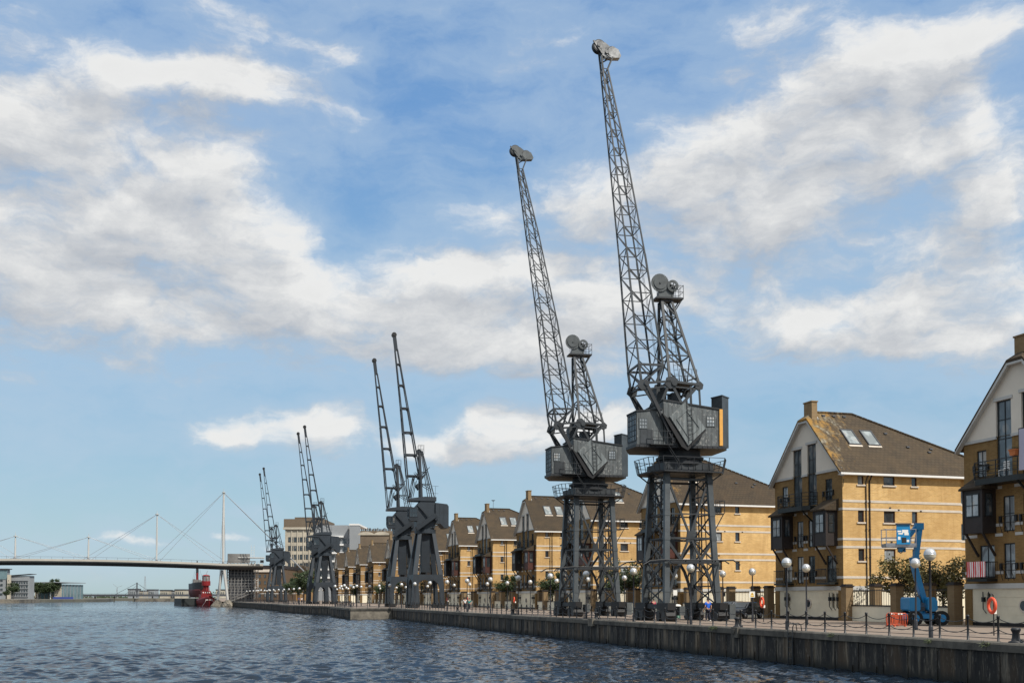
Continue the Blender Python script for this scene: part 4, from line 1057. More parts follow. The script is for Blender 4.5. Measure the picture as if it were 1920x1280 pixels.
    rb.add(vs+lo, [(0,1,2,3,4),(6,5,7,3,2),(1,6,2),(3,7,4),(8,12,11,10,9),(14,10,11,15,13),(9,10,14),(11,12,15),(0,8,9,1),(1,9,14,6),(6,14,13,5),(5,13,15,7),(7,15,12,4),(4,12,8,0)])
    ro = rb.build('roof', roofm, t)
    m = MB()                                   # ridge and hip tiles
    def ridge(a, b, n):
        a = Vector(a); b = Vector(b)
        for k in range(n): m.bar(a.lerp(b,(k+.04)/n)+Vector((0,0,.02)), a.lerp(b,(k+.96)/n)+Vector((0,0,.02)), .26, .12)
    ridge(R1, R2, 9); ridge(R2, E2, 32); ridge(R2, mir(E2), 32); m.build('ridge_tiles', roofm, ro)
    m = MB()
    for x, y in ((1.4,4.75),(2.4,4.75),(3.4,4.75),(6.4,3.3),(7.7,2.1),(9.9,2.0),(9.5,1.7)):
        m.prism([(-.14,0),(.14,0),(.1,.12),(-.1,.12)], (x-.14,y,zz(y)-.02), (0,1,0), (0,0,1), (1,0,0), .28)
    m.build('roof_vent', MT['far_dark'], ro)
    for k, (x0, zc) in enumerate(skylights):
        y0 = (zc-.72-ZE)/SL_; y1 = (zc+.72-ZE)/SL_; n_ = Vector((0,-SL_,1)).normalized(); sv = Vector((0,1,SL_)).normalized()
        o = Vector((x0, y0, zz(y0))) + n_*.02; L_ = (y1-y0)*math.hypot(1,SL_)
        f = MB()
        for a, b, c, d in ((0,1.15,0,.09),(0,1.15,L_-.09,L_),(0,.09,.09,L_-.09),(1.06,1.15,.09,L_-.09)): f.prism([(a,c),(b,c),(b,d),(a,d)], o, ex, sv, n_, .09)
        fo = f.build('skylight', MT['far_dark'], t)
        g = MB(); g.add([o+Vector((a,0,0))+sv*c+n_*.05 for a, c in ((.05,.05),(1.1,.05),(1.1,L_-.05),(.05,L_-.05))], [(0,1,2,3)]); g.build('pane', MT['glass_sky'], fo)
        fl = MB(); fl.prism([(-.05,-.2),(1.2,-.2),(1.2,0),(-.05,0)], o - n_*.015, ex, sv, n_, .03); fl.build('flashing', MT['stone'], fo)
    ch = MB(); ch.box(.1,.62,yr-.7,yr+.5,zr_-1.3,zr_+.72); co = ch.build('chimney', MT['brick_dull'], t)
    m = MB(); m.box(.04,.68,yr-.76,yr+.56,zr_+.72,zr_+.82); m.build('chimney_cap', MT['brick_dull'], co)
    m = MB(); m.prism([(yr-.74,zr_-.9),(yr+.54,zr_-.9),(yr+.54,zr_-.6),(yr+.1,zr_+.06),(yr-.1,zr_+.06),(yr-.74,zr_-.62)], (.62,0,0), (0,1,0), (0,0,1), (1,0,0), .06); m.build('flashing', MT['fascia'], co)
    # eaves, barge boards, gutter, downpipes
    m = MB(); m.box(xf,xe,e0-.10,e0+.02,zz(e0)-.19,zz(e0)-.03); m.box(xf+.02,xe-.02,e0+.02,-.0,zz(e0)-.2,zz(e0)-.16); m.build('gutter', MT['white'], t)
    m = MB()
    for s_ in (1, -1):
        f = (lambda p: p) if s_ == 1 else (lambda p: (p[0], HW-p[1], p[2]))
        a, b = (xf+.01,e0,zz(e0)-.18), (xf+.01,yj,zz(yj)-.18)
        vs = [f(a), f(b), f((xf+.01,yj,zz(yj)-.44)), f((xf+.01,e0,zz(e0)-.30)), f((-.06,e0,zz(e0)-.18)), f((-.06,yj,zz(yj)-.18)), f((-.06,yj,zz(yj)-.3)), f((-.06,e0,zz(e0)-.30))]
        m.add(vs, [(0,1,2,3),(4,5,6,7),(3,2,6,7),(0,4,7,3),(1,5,6,2),(0,1,5,4)])
    m.box(xf+.02,-.06,yj+.0,HW-yj,zz(yj)-.34,zz(yj)-.2); m.build('barge_board', MT['fascia'], t)
    for x in (2.12, 2.45):
        m = MB(); m.tube([(x,-.38,zz(e0)-.2),(x,-.07,zz(e0)-.62),(x,-.07,.05)], .045 if x < 2.3 else .055, 8)
        for z in (2.9,5.0,7.2,9.4): m.box(x-.08,x+.08,-.1,-.0,z,z+.06)
        m.build('downpipe', MT['lamp_pole'] if x < 2.3 else MT['timber'], t)
    m = MB(); m.tube([(.1,-.03,11.2),(.03,-.06,10.6)],.02,5)
    for x, z in ((4.3,8.95),(5.1,8.8),(4.4,6.2),(7.2,8.75),(5.3,11.85)): m.box(x,x+.16,-.05,0,z,z+.1)
    m.build('wall_vents', MT['timber'], t)
    # windows of the side wall
    for i, (x, w_, z, h_) in enumerate(SIDE_WIN):
        f = grid_window(t, 'window', (x,.13,z), ex, ez, (0,-1,0), w_, h_, 1, 1, MT['glass_pale'] if (i*7+int(Y)) % 5 == 0 else MT['glass'], MT['frame_red'], .075)
        m = MB(); m.box(x-.12,x+w_+.12,-.09,.12,z-.12,z); m.build('sill', MT['stone'], f)
    for z in (3.4,6.4,9.4): grid_window(t, 'window', (11.7,.83,z), ex, ez, (0,-1,0), .8, 1.5, 2, 2, MT['glass'], MT['frame_dark'], .06)
    # front: tall gable windows, french windows with bowed rails
    for q in FRONT_TALL: grid_window(t, 'tall_window', (.12,q[1],q[2]), (0,-1,0), ez, (-1,0,0), q[1]-q[0], q[3]-q[2], 2, 4, MT['glass_tall'], MT['frame_dark'], .09)
    for i, q in enumerate(FRONT_FR):
        f = grid_window(t, 'french_window', (.12,q[1],q[2]), (0,-1,0), ez, (-1,0,0), q[1]-q[0], q[3]-q[2], 2, 2, MT['glass_pale'] if i % 3 else MT['glass'], MT['frame_dark'], .08)
        if i < 6:
            m = MB(); y0, y1 = q[0]-.12, q[1]+.12
            for z in (q[2]+.55, q[2]+.95): m.tube([(-.02,y0,z),(-.2,y0,z),(-.28,(y0+y1)/2,z),(-.2,y1,z),(-.02,y1,z)], .025, 5)
            for y in (y0+.12,(y0+y1)/2,y1-.12): m.tube([(-.24,y,q[2]+.95),(-.28,y,q[2]+.4),(-.1,y,q[2]-.1)], .025, 5)
            m.box(-.12,-.0,y0-.16,y0+.02,q[2]+.6,q[2]+1.0); m.box(-.12,-.0,y1-.02,y1+.16,q[2]+.6,q[2]+1.0); m.build('bowed_rail', MT['iron'], f)
    # central balcony with cut corners
    y0, y1 = t2y(.655), t2y(.175); pl_ = [(0,y0),(-.7,y0),(-1.15,y0+.6),(-1.15,y1-.6),(-.7,y1),(0,y1)]
    m = MB(); m.prism(pl_, (0,0,9.0), ex, ey, ez, .36)
    m.bar((-1.0,y0+.8,9.0),(0,y0+.8,8.1),.1); m.bar((-1.0,y1-.8,9.0),(0,y1-.8,8.1),.1); bo = m.build('balcony', MT['green_iron'], t)
    m = MB()
    for (ax, ay), (bx, by) in zip(pl_[:-1], pl_[1:]):
        for z in (9.65,9.9,10.15,10.45): m.bar((ax,ay,z),(bx,by,z),.035 if z < 10.4 else .05)
        n = max(1, int(math.hypot(bx-ax,by-ay)/.8))
        for k in range(n): m.bar((lerp(ax,bx,k/n),lerp(ay,by,k/n),9.36),(lerp(ax,bx,k/n),lerp(ay,by,k/n),10.45),.045)
    m.build('railing', MT['iron'], bo)
    # bays, small balconies below
    for j, tc_ in enumerate((.20, .845)):
        yc = t2y(tc_); hw_ = .86; z0, z1 = 5.95, 8.75; bm = MT['timber_red'] if bay_red and j else MT['timber']
        m = MB(); m.box(-1.08,0,yc-hw_,yc+hw_,z0,z1)
        for y in (yc-hw_, yc+hw_): m.box(-1.12,-1.0,y-.06,y+.06,z0-.05,z1)
        bo = m.build('bay_window', bm, t)
        m = MB(); m.prism([(-1.3,z1),(0,z1),(0,z1+.95),(-1.3,z1+.12)], (0,yc-hw_-.2,0), ex, ez, ey, hw_*2+.4); m.build('bay_roof', MT['roof'], bo)
        grid_window(bo, 'window', (-1.085,yc+.62,7.0), (0,-1,0), ez, (-1,0,0), 1.24, 1.5, 2, 2, MT['glass_pale'], MT['frame_dark'], .07)
        grid_window(bo, 'window', (-.85,yc-hw_-.005,7.0), ex, ez, (0,-1,0), .55, 1.5, 1, 2, MT['glass'], MT['frame_dark'], .06)
        for y in (yc-hw_+.1, yc+hw_-.1): m = MB(); m.bar((-.98,y,z0),(-.03,y,4.5),.12); m.build('bracket', MT['timber'], bo)
        m = MB(); m.box(-.85,0,yc-.9,yc+.9,2.86,3.02); lo_ = m.build('balcony', MT['green_iron'], t)
        m = MB()
        for (ax, ay), (bx, by) in (((0,yc-.9),(-.85,yc-.9)),((-.85,yc-.9),(-.85,yc+.9)),((-.85,yc+.9),(0,yc+.9))):
            for z in (3.15,4.1): m.bar((ax,ay,z),(bx,by,z),.04)
            n = max(2, int(math.hypot(bx-ax,by-ay)/.15))
            for k in range(n+1): m.bar((lerp(ax,bx,k/n),lerp(ay,by,k/n),3.02),(lerp(ax,bx,k/n),lerp(ay,by,k/n),4.1),.018)
        m.build('railing', MT['iron'], lo_)
    return t

FX = 49.3; P0 = 73.2
SK2 = [(2.1,15.0),(3.95,15.0)]
hB = make_house('yellow brick gabled house with orange lichen on its roof, behind the blue boom lift', FX, 73.2, MT['roof_lichen'], False, SK2)
hA = make_house('nearest gabled house at the right edge, red striped towel on its balcony', FX, 49.1, MT['roof'], False, SK2)
hC = make_house('yellow brick gabled house standing behind the crane with the orange board', FX, 102.5, MT['roof_lichen2'], True, [(2.0,15.0)])
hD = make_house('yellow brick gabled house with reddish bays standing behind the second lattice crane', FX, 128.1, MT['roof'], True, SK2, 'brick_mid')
names = ['gabled house with two open looking skylights, left of the second lattice crane', 'second gabled house left of the lattice cranes, small dish beside its chimney', 'third gabled house left of the lattice cranes, beside the nearest slate crane']
ys = [151.6, 175.8, 198.8]
for i, (y, lb) in enumerate(zip(ys, names)):
    o = dup(hD, (FX, y, Q), None, lb)
    if i == 1:
        m = MB(); m.lathe([(.02,-.1),(.25,-.04),(.36,.06),(.33,.06),(.02,-.04)], 16, (1.35,HW/2-.6,18.75)); m.bar((1.35,HW/2-.6,17.3),(1.35,HW/2-.6,18.7),.05); m.build('satellite_dish', MT['far_dark'], o)
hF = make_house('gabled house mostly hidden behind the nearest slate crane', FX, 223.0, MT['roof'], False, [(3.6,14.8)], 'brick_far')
far = [(247.0,'gabled house with one white skylight just left of the nearest pair of slate cranes'), (271.0,'gabled house second to the left of the nearest pair of slate cranes'), (301.0,'gabled house third to the left of the nearest slate cranes'),
       (325.0,'gabled house partly hidden by the middle pair of slate cranes'), (350.0,'gabled house just left of the middle pair of slate cranes'), (376.0,'far gabled house half hidden at the left end of the row')]
for i, (y, lb) in enumerate(far):
    o = dup(hF, (FX, y, Q), None, lb)
    if i in (2, 4):                                   # these have no rooflight
        for c in [c for c in o.children if c.name.startswith('skylight')]:
            for k in list(c.children): bpy.data.objects.remove(k)
            bpy.data.objects.remove(c)

# things on the nearest house's balconies
m = MB(); n = 18
yc = 49.1 + t2y(.20)
for i in range(n+1):
    y = -.86 + 1.72*i/n; d = .025*math.sin(i*1.9)
    m.v += [(-.90+d, y, 4.13), (-.90+d*1.6, y, 3.62), (-.90+d*.6-.01, y, 3.14)]
for i in range(n):
    for j in range(2): m.f.append((i*3+j, i*3+j+1, (i+1)*3+j+1, (i+1)*3+j)); m.m.append(0); m.sm.append(True)
o = m.build('striped_towel', MT['towel']); o.location = (FX, yc, Q); tag(o, 'red and white striped towel hung over a low balcony rail', 'towel')
yb = 49.1 + t2y(.47) - 1.75
m = MB(); m.add([(-1.2,-.85,12.0),(-1.2,.75,12.05),(-1.24,.7,11.1),(-1.2,.8,9.55),(-1.18,-.9,9.5),(-1.26,-.8,11.0)], [(0,1,2,5),(5,2,3,4)], True); o = m.build('laundry_sheet', MT['linen']); o.location = (FX, yb-.5, Q); tag(o, 'pale lilac laundry sheet hanging on the upper balcony', 'laundry')
m = MB()
for y in (-.95,.85): m.bar((-1.1,y,10.4),(-1.1,y,12.1),.05)
m.bar((-1.1,-.95,12.1),(-1.1,.85,12.1),.05); o = m.build('drying_frame', MT['iron']); o.location = (FX, yb-.5, Q); tag(o, 'black drying frame holding the pale sheet on the upper balcony', 'drying frame')
po_ = thing('flower_pot', 'orange flower pot with green shoots on the upper balcony rail', 'flower pot', (FX-1.25, yb+.62, Q+10.44))
m = MB(); m.prism([(-.2,.05),(.2,.05),(.27,.36),(-.27,.36)], (-.14,0,0), (0,1,0), (0,0,1), (1,0,0), .28); m.box(-.17,.17,-.3,.3,.36,.44); m.build('pot', MT['terracotta'], po_)
m = MB()
for k in range(60):
    p = Vector((random.uniform(-.12,.12), random.uniform(-.25,.25), .43)); q = p + Vector((random.uniform(-.1,.1), random.uniform(-.1,.1), random.uniform(.05,.2))); a = Vector((random.uniform(-.05,.05), random.uniform(-.05,.05), .02))
    m.add([p, p+a, q], [(0,1,2)])
m.build('shoots', MT['leaf'], po_)
ch_ = thing('garden_chair', 'white slatted chair on the upper balcony behind the pot', 'chair', (FX-.55, 49.1+t2y(.42), Q+9.37))
m = MB()
for z in (.55,.68,.81,.94): m.box(.2,.24,-.24,.24,z,z+.08)
m.build('backrest', MT['white'], ch_); m = MB(); m.box(-.22,.2,-.24,.24,.42,.46); m.build('seat', MT['white'], ch_)
for sx in (-.2,.2):
    for sy in (-.22,.22): m = MB(); m.bar((sx,sy,0),(sx,sy,.42 if sx < 0 else 1.0),.045); m.build('leg', MT['white'], ch_)

# ------------------------------------------------------------------ garden walls, piers, hedges between the houses
gaps = [(59.6,72.9,'between the nearest house and the lichen roofed house'), (83.7,102.2,'behind the parked dark car'), (113.0,127.8,'between the crane with the orange board and the house behind it'),
        (138.6,151.3,'left of the second lattice crane'), (162.1,175.5,'between the second and third house left of the lattice cranes'), (186.3,198.5,'beside the nearest slate crane'),
        (209.3,222.7,'behind the nearest slate crane'), (233.5,246.7,'left of the nearest pair of slate cranes'), (257.5,270.7,'far along the row'), (281.5,300.7,'far down the row by the middle cranes')]
for gi, (ya, yb_, wh) in enumerate(gaps):
    ln = yb_-ya; npier = max(4, int(round(ln/2.9)))
    gw = thing('garden_wall', 'low cream wall with railings and brick piers ' + wh, 'wall', (FX, ya, Q), 0, 'garden walls between the houses')
    m = MB(); m.box(-.0,.2,.2,ln-.2,0,1.15); m.build('wall_panel', MT['render'], gw)
    m = MB(); m.box(-.06,.26,.2,ln-.2,1.15,1.25); m.build('wall_coping', MT['iron'], gw)
    m = MB(); m.bar((.1,.2,2.35),(.1,ln-.2,2.35),.05); k = .5
    while k < ln-.3: m.bar((.1,k,1.25),(.1,k,2.45),.022); k += .28
    m.build('railing', MT['iron'], gw)
    for k in range(npier):
        y = .5 + (ln-1.0)*k/(npier-1) + (.35 if k % 2 and ln < 15 else 0)
        xo = -.55 if k % 2 == 0 else .1
        m = MB(); m.box(xo,xo+.66,y-.33,y+.33,0,2.65); po = m.build('brick_pier', MT['brick_dull'], gw)
        m = MB(); m.box(xo-.07,xo+.73,y-.40,y+.40,2.65,2.76); m.box(xo+.02,xo+.64,y-.31,y+.31,2.76,2.86); m.build('pier_cap', MT['timber'], po)
# cream outbuildings and back walls closing the yards
for gi, (ya, yb_, wh) in enumerate(gaps):
    m = MB(); m.box(66.5,67.2,ya-.8,yb_+.8,Q,Q+3.0); tag(m.build('yard_wall', MT['render']), 'cream yard wall at the back of the gap ' + wh, 'wall')
# ------------------------------------------------------------------ lamps
def make_lamp(label):
    t = thing('lamp_post', label, 'lamp post', (0,0,Q), 0, 'globe lamps along the quay')
    m = MB(); m.lathe([(.10,0),(.10,.5),(.075,.56),(.058,.6),(.05,2.2),(.045,3.5),(.09,3.52),(.09,3.56),(.001,3.56)], 12); m.build('pole', MT['lamp_pole'], t)
    m = MB(); m.sphere((0,0,3.80), .272, 24, 8, 1, 0, 1); m.lathe([(.272,0),(.281,-.012),(.281,-.03),(.272,-.035)], 24, (0,0,3.80)); m.build('globe_cap', MT['globe_top'], t)
    m = MB(); m.sphere((0,0,3.765), .272, 24, 8, 1, -1, 0); m.build('globe_bowl', MT['globe_low'], t)
    return t
lamp0 = make_lamp('x')
LG1 = 'white globe lamp post in the long quayside row toward the bridge'
ROW1 = [(pY(1744,32.0),'tallest looking globe lamp post, on the quay edge in front of the blue boom lift'), (pY(1475,32.0),'globe lamp post on the quay edge by the iron ladder hoops'),
        (pY(1295,32.0),'globe lamp post in front of the crane with the orange board'), (pY(1188,32.0),'globe lamp post standing between the two lattice cranes'), (pY(1101,32.1),'globe lamp post in front of the second lattice crane'),
        (pY(1034,32.1),'globe lamp post left of the second lattice crane, before a dark tree')]
ROW2 = [(39.4,51.5,'smaller globe lamp post just left of the tallest one, before the boom lift'), (39.3,62.6,'globe lamp post in front of the lichen roofed house front'), (41.3,73.3,'globe lamp post carrying a yellow warning sign'),
        (43.0,81.3,'globe lamp post right of the crane with the orange board, small box on its pole'), (43.4,91.5,'globe lamp post seen between the legs of the crane with the orange board')]
first = True
lamps = []
for y, lb in ROW1:
    o = lamp0 if first else dup(lamp0); first = False
    o.location = (32.0, y, Q); o['label'] = lb; lamps.append((32.0, y))
for x, y, lb in ROW2: dup(lamp0, (x, y, Q), None, lb)
def edge_x(y):
    best = 31.2
    for (x0, y0), (x1, y1) in zip(EDGE[:-1], EDGE[1:]):
        if y0 != y1 and min(y0,y1) <= y <= max(y0,y1): best = x0 + (x1-x0)*(y-y0)/(y1-y0)
    return best
y = ROW1[-1][0] + 10.6
while y < 400:
    dup(lamp0, (max(32.1 if y < 250 else edge_x(y)+4, edge_x(y)+.9), y, Q), None, LG1); y += 10.6
y = 101.5
while y < 400:
    dup(lamp0, (42.5 if y < 250 else 36.5, y, Q), None, LG1); y += 10.6
for k in range(5):                                    # cluster on the stepped out jetty
    dup(lamp0, (25.4 + 1.7*(k % 3), 186 + 4.2*k, Q), None, LG1)
for k in range(14):                                   # the knot of lamps by the bridge foot
    dup(lamp0, (20 + (k*37 % 17), 330 + 5*k, Q), None, LG1)

# sign, boxes on lamp posts
sg = thing('warning_sign', 'white panel with a yellow warning triangle fixed to a lamp post', 'sign', (41.3-.08, 73.3-.1, Q+2.05), -TH)
m = MB(); m.prism([(-.21,-.23),(.21,-.23),(.21,.23),(-.21,.23)], (0,0,0), (1,0,0), (0,0,1), (0,1,0), .03); m.build('panel', MT['sign_white'], sg)
m = MB(); m.prism([(-.13,-.03),(.13,-.03),(0,.18)], (0,-.008,0), (1,0,0), (0,0,1), (0,1,0), .006); m.prism([(-.13,-.17),(.13,-.17),(.13,-.07),(-.13,-.07)], (0,-.008,0), (1,0,0), (0,0,1), (0,1,0), .006); pn_ = m.build('yellow_marks', MT['sign_yellow'], sg)
m = MB(); m.prism([(-.014,.03),(.014,.03),(.02,.12),(-.02,.12)], (0,-.013,0), (1,0,0), (0,0,1), (0,1,0), .004); m.box(-.014,.014,-.013,-.009,.0,.022); m.build('black_mark', MT['black'], pn_)
fl_ = thing('floodlight', 'small pale floodlight on a bracket beside the warning sign', 'floodlight', (41.3, 73.3, Q+2.0), -TH)
m = MB(); m.bar((0,0,0),(.42,-.05,.05),.03); m.build('bracket', MT['iron'], fl_)
m = MB(); m.lathe([(.02,-.14),(.06,-.1),(.13,.1),(.12,.12),(.01,.12)], 14, (.46,-.05,.02)); m.build('lamp_head', MT['globe_low'], fl_)
m = MB(); m.box(.05,.2,-.08,.08,1.9,2.25); o = m.build('control_box', MT['iron'], None, (43.0,81.3,Q)); tag(o, 'small black box strapped to a lamp post right of the lattice crane', 'box')
m = MB(); m.box(-.2,.2,-.09,-.06,2.0,2.5); o = m.build('notice_board', MT['sign_white'], None, (43.4,91.5,Q)); tag(o, 'small white notice on the lamp post between the crane legs', 'sign')

# ------------------------------------------------------------------ chain posts along the edge
def edge_pts(off, y0, step):
    """points along the quay edge, `off` metres inland"""
    P = [Vector(p) for p in EDGE]; n = len(P); O = []
    for i, p in enumerate(P):
        d0 = (P[i]-P[i-1]).normalized() if i else (P[1]-P[0]).normalized(); d1 = (P[i+1]-P[i]).normalized() if i < n-1 else d0
        n0 = Vector((d0.y,-d0.x)); n1 = Vector((d1.y,-d1.x)); b = (n0+n1); b = b/ max(.3, (b.length_squared/2)); O.append(p + b*off)
    res = []; carry = 0; started = False
    for a, b in zip(O[:-1], O[1:]):
        L_ = (b-a).length; d = (b-a)/L_; s = carry
        if not started: s = y0 - a.y; started = True
        while s < L_: res.append(a + d*s); s += step
        carry = s - L_
    return res
pts = [p for p in edge_pts(.72, 34.7, 1.8) if p.y < 400]
post0 = thing('chain_post', 'black iron chain post with flared cap in the long row on the quay edge', 'chain post', (0,0,Q), 0, 'chain posts along the quay edge')
m = MB(); m.lathe([(.075,0),(.075,.04),(.05,.06),(.046,.5),(.043,.96),(.06,.98),(.066,1.06),(.058,1.10),(.02,1.11),(.001,1.11)], 10); m.build('shaft', MT['iron'], post0)
for z in (.98, .52):
    m = MB(); pp = []
    for k in range(9):
        u = k/8; pp.append((0, 1.8*u, z - .19*(1-(2*u-1)**2)))
    m.tube(pp, .019, 5, False); m.build('chain', MT['iron'], post0)
prev = None
for i in range(len(pts)-1):
    p, q = pts[i], pts[i+1]; d = q-p
    o = post0 if i == 0 else dup(post0)
    o.location = (p.x, p.y, Q); o.rotation_euler = (0,0,math.atan2(-d.x, d.y))
    L_ = d.length
    if abs(L_-1.8) > .02:
        for c in o.children:
            if c.name.startswith('chain'): c.scale = (1, L_/1.8, 1)

# lifebuoys on posts
def lifebuoy(x, y, label):
    t = thing('lifebuoy_stand', label, 'lifebuoy', (x, y, Q), 0, 'lifebuoys along the quay')
    m = MB(); m.tube([(0,0,0),(0,0,1.75),(-.03,-.02,1.95),(-.12,-.03,2.02),(-.2,-.05,1.95)], .03, 7); m.build('post', MT['iron'], t)
    m = MB(); n = 24; k = 8; vs = []; fs = []; a0 = R(82)
    for i in range(n):
        a = 2*math.pi*i/n
        for j in range(k):
            b = 2*math.pi*j/k; r = .29 + .075*math.cos(b); vs.append((r*math.cos(a)*math.cos(a0) - .075*math.sin(b)*math.sin(-a0) - .18, r*math.cos(a)*math.sin(a0)-.075*math.sin(b)*math.cos(a0) - .1, 1.45 + r*math.sin(a)*1.15))
    for i in range(n):
        for j in range(k): fs.append((i*k+j, i*k+(j+1)%k, ((i+1)%n)*k+(j+1)%k, ((i+1)%n)*k+j))
    m.add(vs, fs, True); m.build('lifebuoy', MT['lifered'], t)
    m = MB(); m.box(-.06,.08,-.12,-.03,1.05,1.25); m.build('rope_box', MT['sign_white'], t)
    return t
lb0 = lifebuoy(41.0, pY(1431,41.0), 'orange lifebuoy hanging on a post below the warning sign')
dup(lb0, (37.2, pY(1862,37.2), Q), None, 'orange lifebuoy on a post in front of the nearest house')
dup(lb0, (41.5, pY(966,41.5), Q), None, 'orange lifebuoy left of the second lattice crane before a house front')
dup(lb0, (41.5, pY(878,41.5), Q), None, 'orange lifebuoy right of the nearest slate crane beside cyclists')
dup(lb0, (41.5, pY(840,41.5), Q), None, 'orange lifebuoy closest to the nearest slate crane')
# mooring bollards and edge furniture
def bollard(x, y, label):
    m = MB(); m.lathe([(.42,0),(.42,.06),(.26,.12),(.22,.3),(.2,.55),(.27,.68),(.29,.76),(.2,.84),(.001,.85)], 18); m.bar((.1,.1,.1),(.38,-.2,.03),.3,.2)
    o = m.build('mooring_bollard', MT['crane_dark'], None, (x, y, Q+.03)); return tag(o, label, 'bollard', 'mooring bollards')
b0 = bollard(31.75, pY(1382,31.75), 'cast iron mooring bollard on the edge below the lifebuoy post')
for x, lb in ((1903,'dark mooring bollard at the right edge of the quay'), (1118,'mooring bollard in front of the second lattice crane'), (962,'mooring bollard left of the second lattice crane'), (858,'mooring bollard to the right of the nearest slate crane')):
    o = dup(b0, (31.75, pY(x,31.75), Q+.03), None, lb)
for o in [b0]+[k for k in col.objects if k.name.startswith('mooring_bollard')]: o.scale = (.68,.68,.72)
m = MB(); y_ = pY(1376,31.0); m.box(30.98,31.25,y_-.4,y_+.35,Q-.55,Q+.06); m.box(30.9,31.0,y_-.15,y_+.15,Q-.3,Q-.05); tag(m.build('mooring_block', MT['coping']), 'pale stone block set in the quay edge under the iron bollard', 'stone block')
m = MB(); y_ = pY(1107,31.0); m.box(30.95,31.25,y_-.5,y_+.5,Q-.5,Q+.12); tag(m.build('mooring_block', MT['concrete']), 'pale stone block in the quay edge in front of the second lattice crane', 'stone block')
ld = thing('quay_ladder', 'iron ladder with two hooped handholds on the dock wall', 'ladder', (31.2, pY(1487,31.2), Q))
m = MB(); ladder(m, (-.2,0,-1.75), (-.2,0,.05), .45, (0,1,0), .28, .045); m.build('rungs', MT['crane_dark'], ld)
for s_ in (-1,1):
    m = MB(); m.tube([(-.2,s_*.24,-.1),(-.2,s_*.24,.25),(-.1,s_*.24,.42),(.12,s_*.24,.46),(.3,s_*.24,.38),(.36,s_*.24,.02)], .03, 7); m.build('handhold', MT['crane_dark'], ld)
# tufts on the coping
for x in (1336,1342,1740,1848,1108,1560):
    m = MB(); y_ = pY(x,31.1)
    for k in range(50):
        p = Vector((31.08+random.uniform(-.06,.08), y_+random.uniform(-.25,.25), Q-.05+random.uniform(-.1,.05))); q = p+Vector((random.uniform(-.22,.05),random.uniform(-.1,.1),random.uniform(-.12,.2))); a = Vector((0,random.uniform(.02,.05),.03)); m.add([p,p+a,q],[(0,1,2)])
    tag(m.build('weed_tuft', MT['leaf']), 'small green weed tuft growing from the quay edge stones', 'weed', 'weeds in the quay edge')

# ------------------------------------------------------------------ boom lift
BX, BY = at(1720, 70.5)
lf = thing('boom_lift', 'blue boom lift with raised arm and railed basket parked by the piers', 'boom lift', (BX, BY, Q), -TH)
bl = MT['lift_blue']
for x in (-.52, 1.2):
    for y in (-.85, .85):
        m = MB(); m.disc((x,y,.48),(0,1,0),.48,.34,24); w_ = m.build('wheel', MT['tyre'], lf)
        m = MB(); m.disc((x,y-.02,.48),(0,1,0),.25,.38,18); m.build('rim', bl, w_)
m = MB(); m.box(-.85,1.5,-.55,.55,.42,.78); m.bar((-.1,-.7,.6),(1.5,-.75,.5),.2,.25); m.lathe([(.5,.78),(.5,.95)], 20); m.build('chassis', bl, lf)
m = MB()
def rbox(mb, x0,x1,y0,y1,z0,z1,c=.1):
    mb.prism([(x0+c,z0),(x1-c,z0),(x1,z0+c),(x1,z1-c*1.8),(x1-c*1.4,z1),(x0+c,z1),(x0,z1-c),(x0,z0+c)], (0,y0,0), (1,0,0), (0,0,1), (0,1,0), y1-y0)
rbox(m, -.86,-.14,-.85,.75,.95,1.85); m.build('engine_cover', bl, lf)
m = MB(); rbox(m, .34,.98,-.85,.75,.92,1.85,.14); m.box(.3,.62,-.862,-.85,1.34,1.38); e2 = m.build('engine_cover', bl, lf)
m = MB(); m.box(-.4,.25,-.6,.6,.95,1.2); m.bar((-.15,-.3,1.2),(.15,.1,1.9),.3); m.build('turret', MT['far_dark'], lf)
m = MB(); m.bar((.42,0,1.5),(-.25,-.05,4.0),.34,.42,(0,1,0)); m.bar((.3,-.18,1.55),(-.28,-.2,3.8),.1,.14,(0,1,0)); m.build('lower_boom', bl, lf)
m = MB(); m.bar((-.2,0,3.7),(.22,0,6.65),.30,.36,(0,1,0)); m.bar((-.12,0,3.9),(-.2,-.0,4.5),.5,.5,(0,1,0)); m.bar((-.25,-.2,3.6),(-.32,-.2,4.3),.16); m.build('upper_boom', bl, lf)
m = MB(); m.box(-.1,.40,-.22,.22,6.3,6.74); m.bar((.05,.15,6.55),(-1.15,.1,5.0),.26,.32,(0,1,0)); m.bar((-.1,.15,6.2),(-.6,.15,5.75),.14); m.build('fly_jib', bl, lf)
bk = MB(); bk.box(-2.25,-.25,-.65,.25,5.12,5.22); bk.build('basket_floor', MT['rim'], lf)
m = MB()
for x in (-2.25,-.3):
    for y in (-.65,.25): m.bar((x,y,5.2),(x,y,6.3),.045)
for z in (5.75,6.3):
    for y in (-.65,.25): m.bar((-2.3,y,z),(-.28,y,z),.04)
    for x in (-2.25,-.3): m.bar((x,-.65,z),(x,.25,z),.04)
for x in (-2.25,-.27): m.box(x,x+.02,-.66,.26,5.22,5.36)
m.box(-2.25,-.27,-.67,-.65,5.22,5.38); m.build('basket_rail', MT['rim'], lf)
m = MB(); m.prism([(-1.6,5.3),(-.72,5.3),(-.72,6.62),(-1.6,6.62)], (0,-.76,0), (1,0,0), (0,0,1), (0,1,0), .08); cp2 = m.build('control_panel', bl, lf)
m = MB()
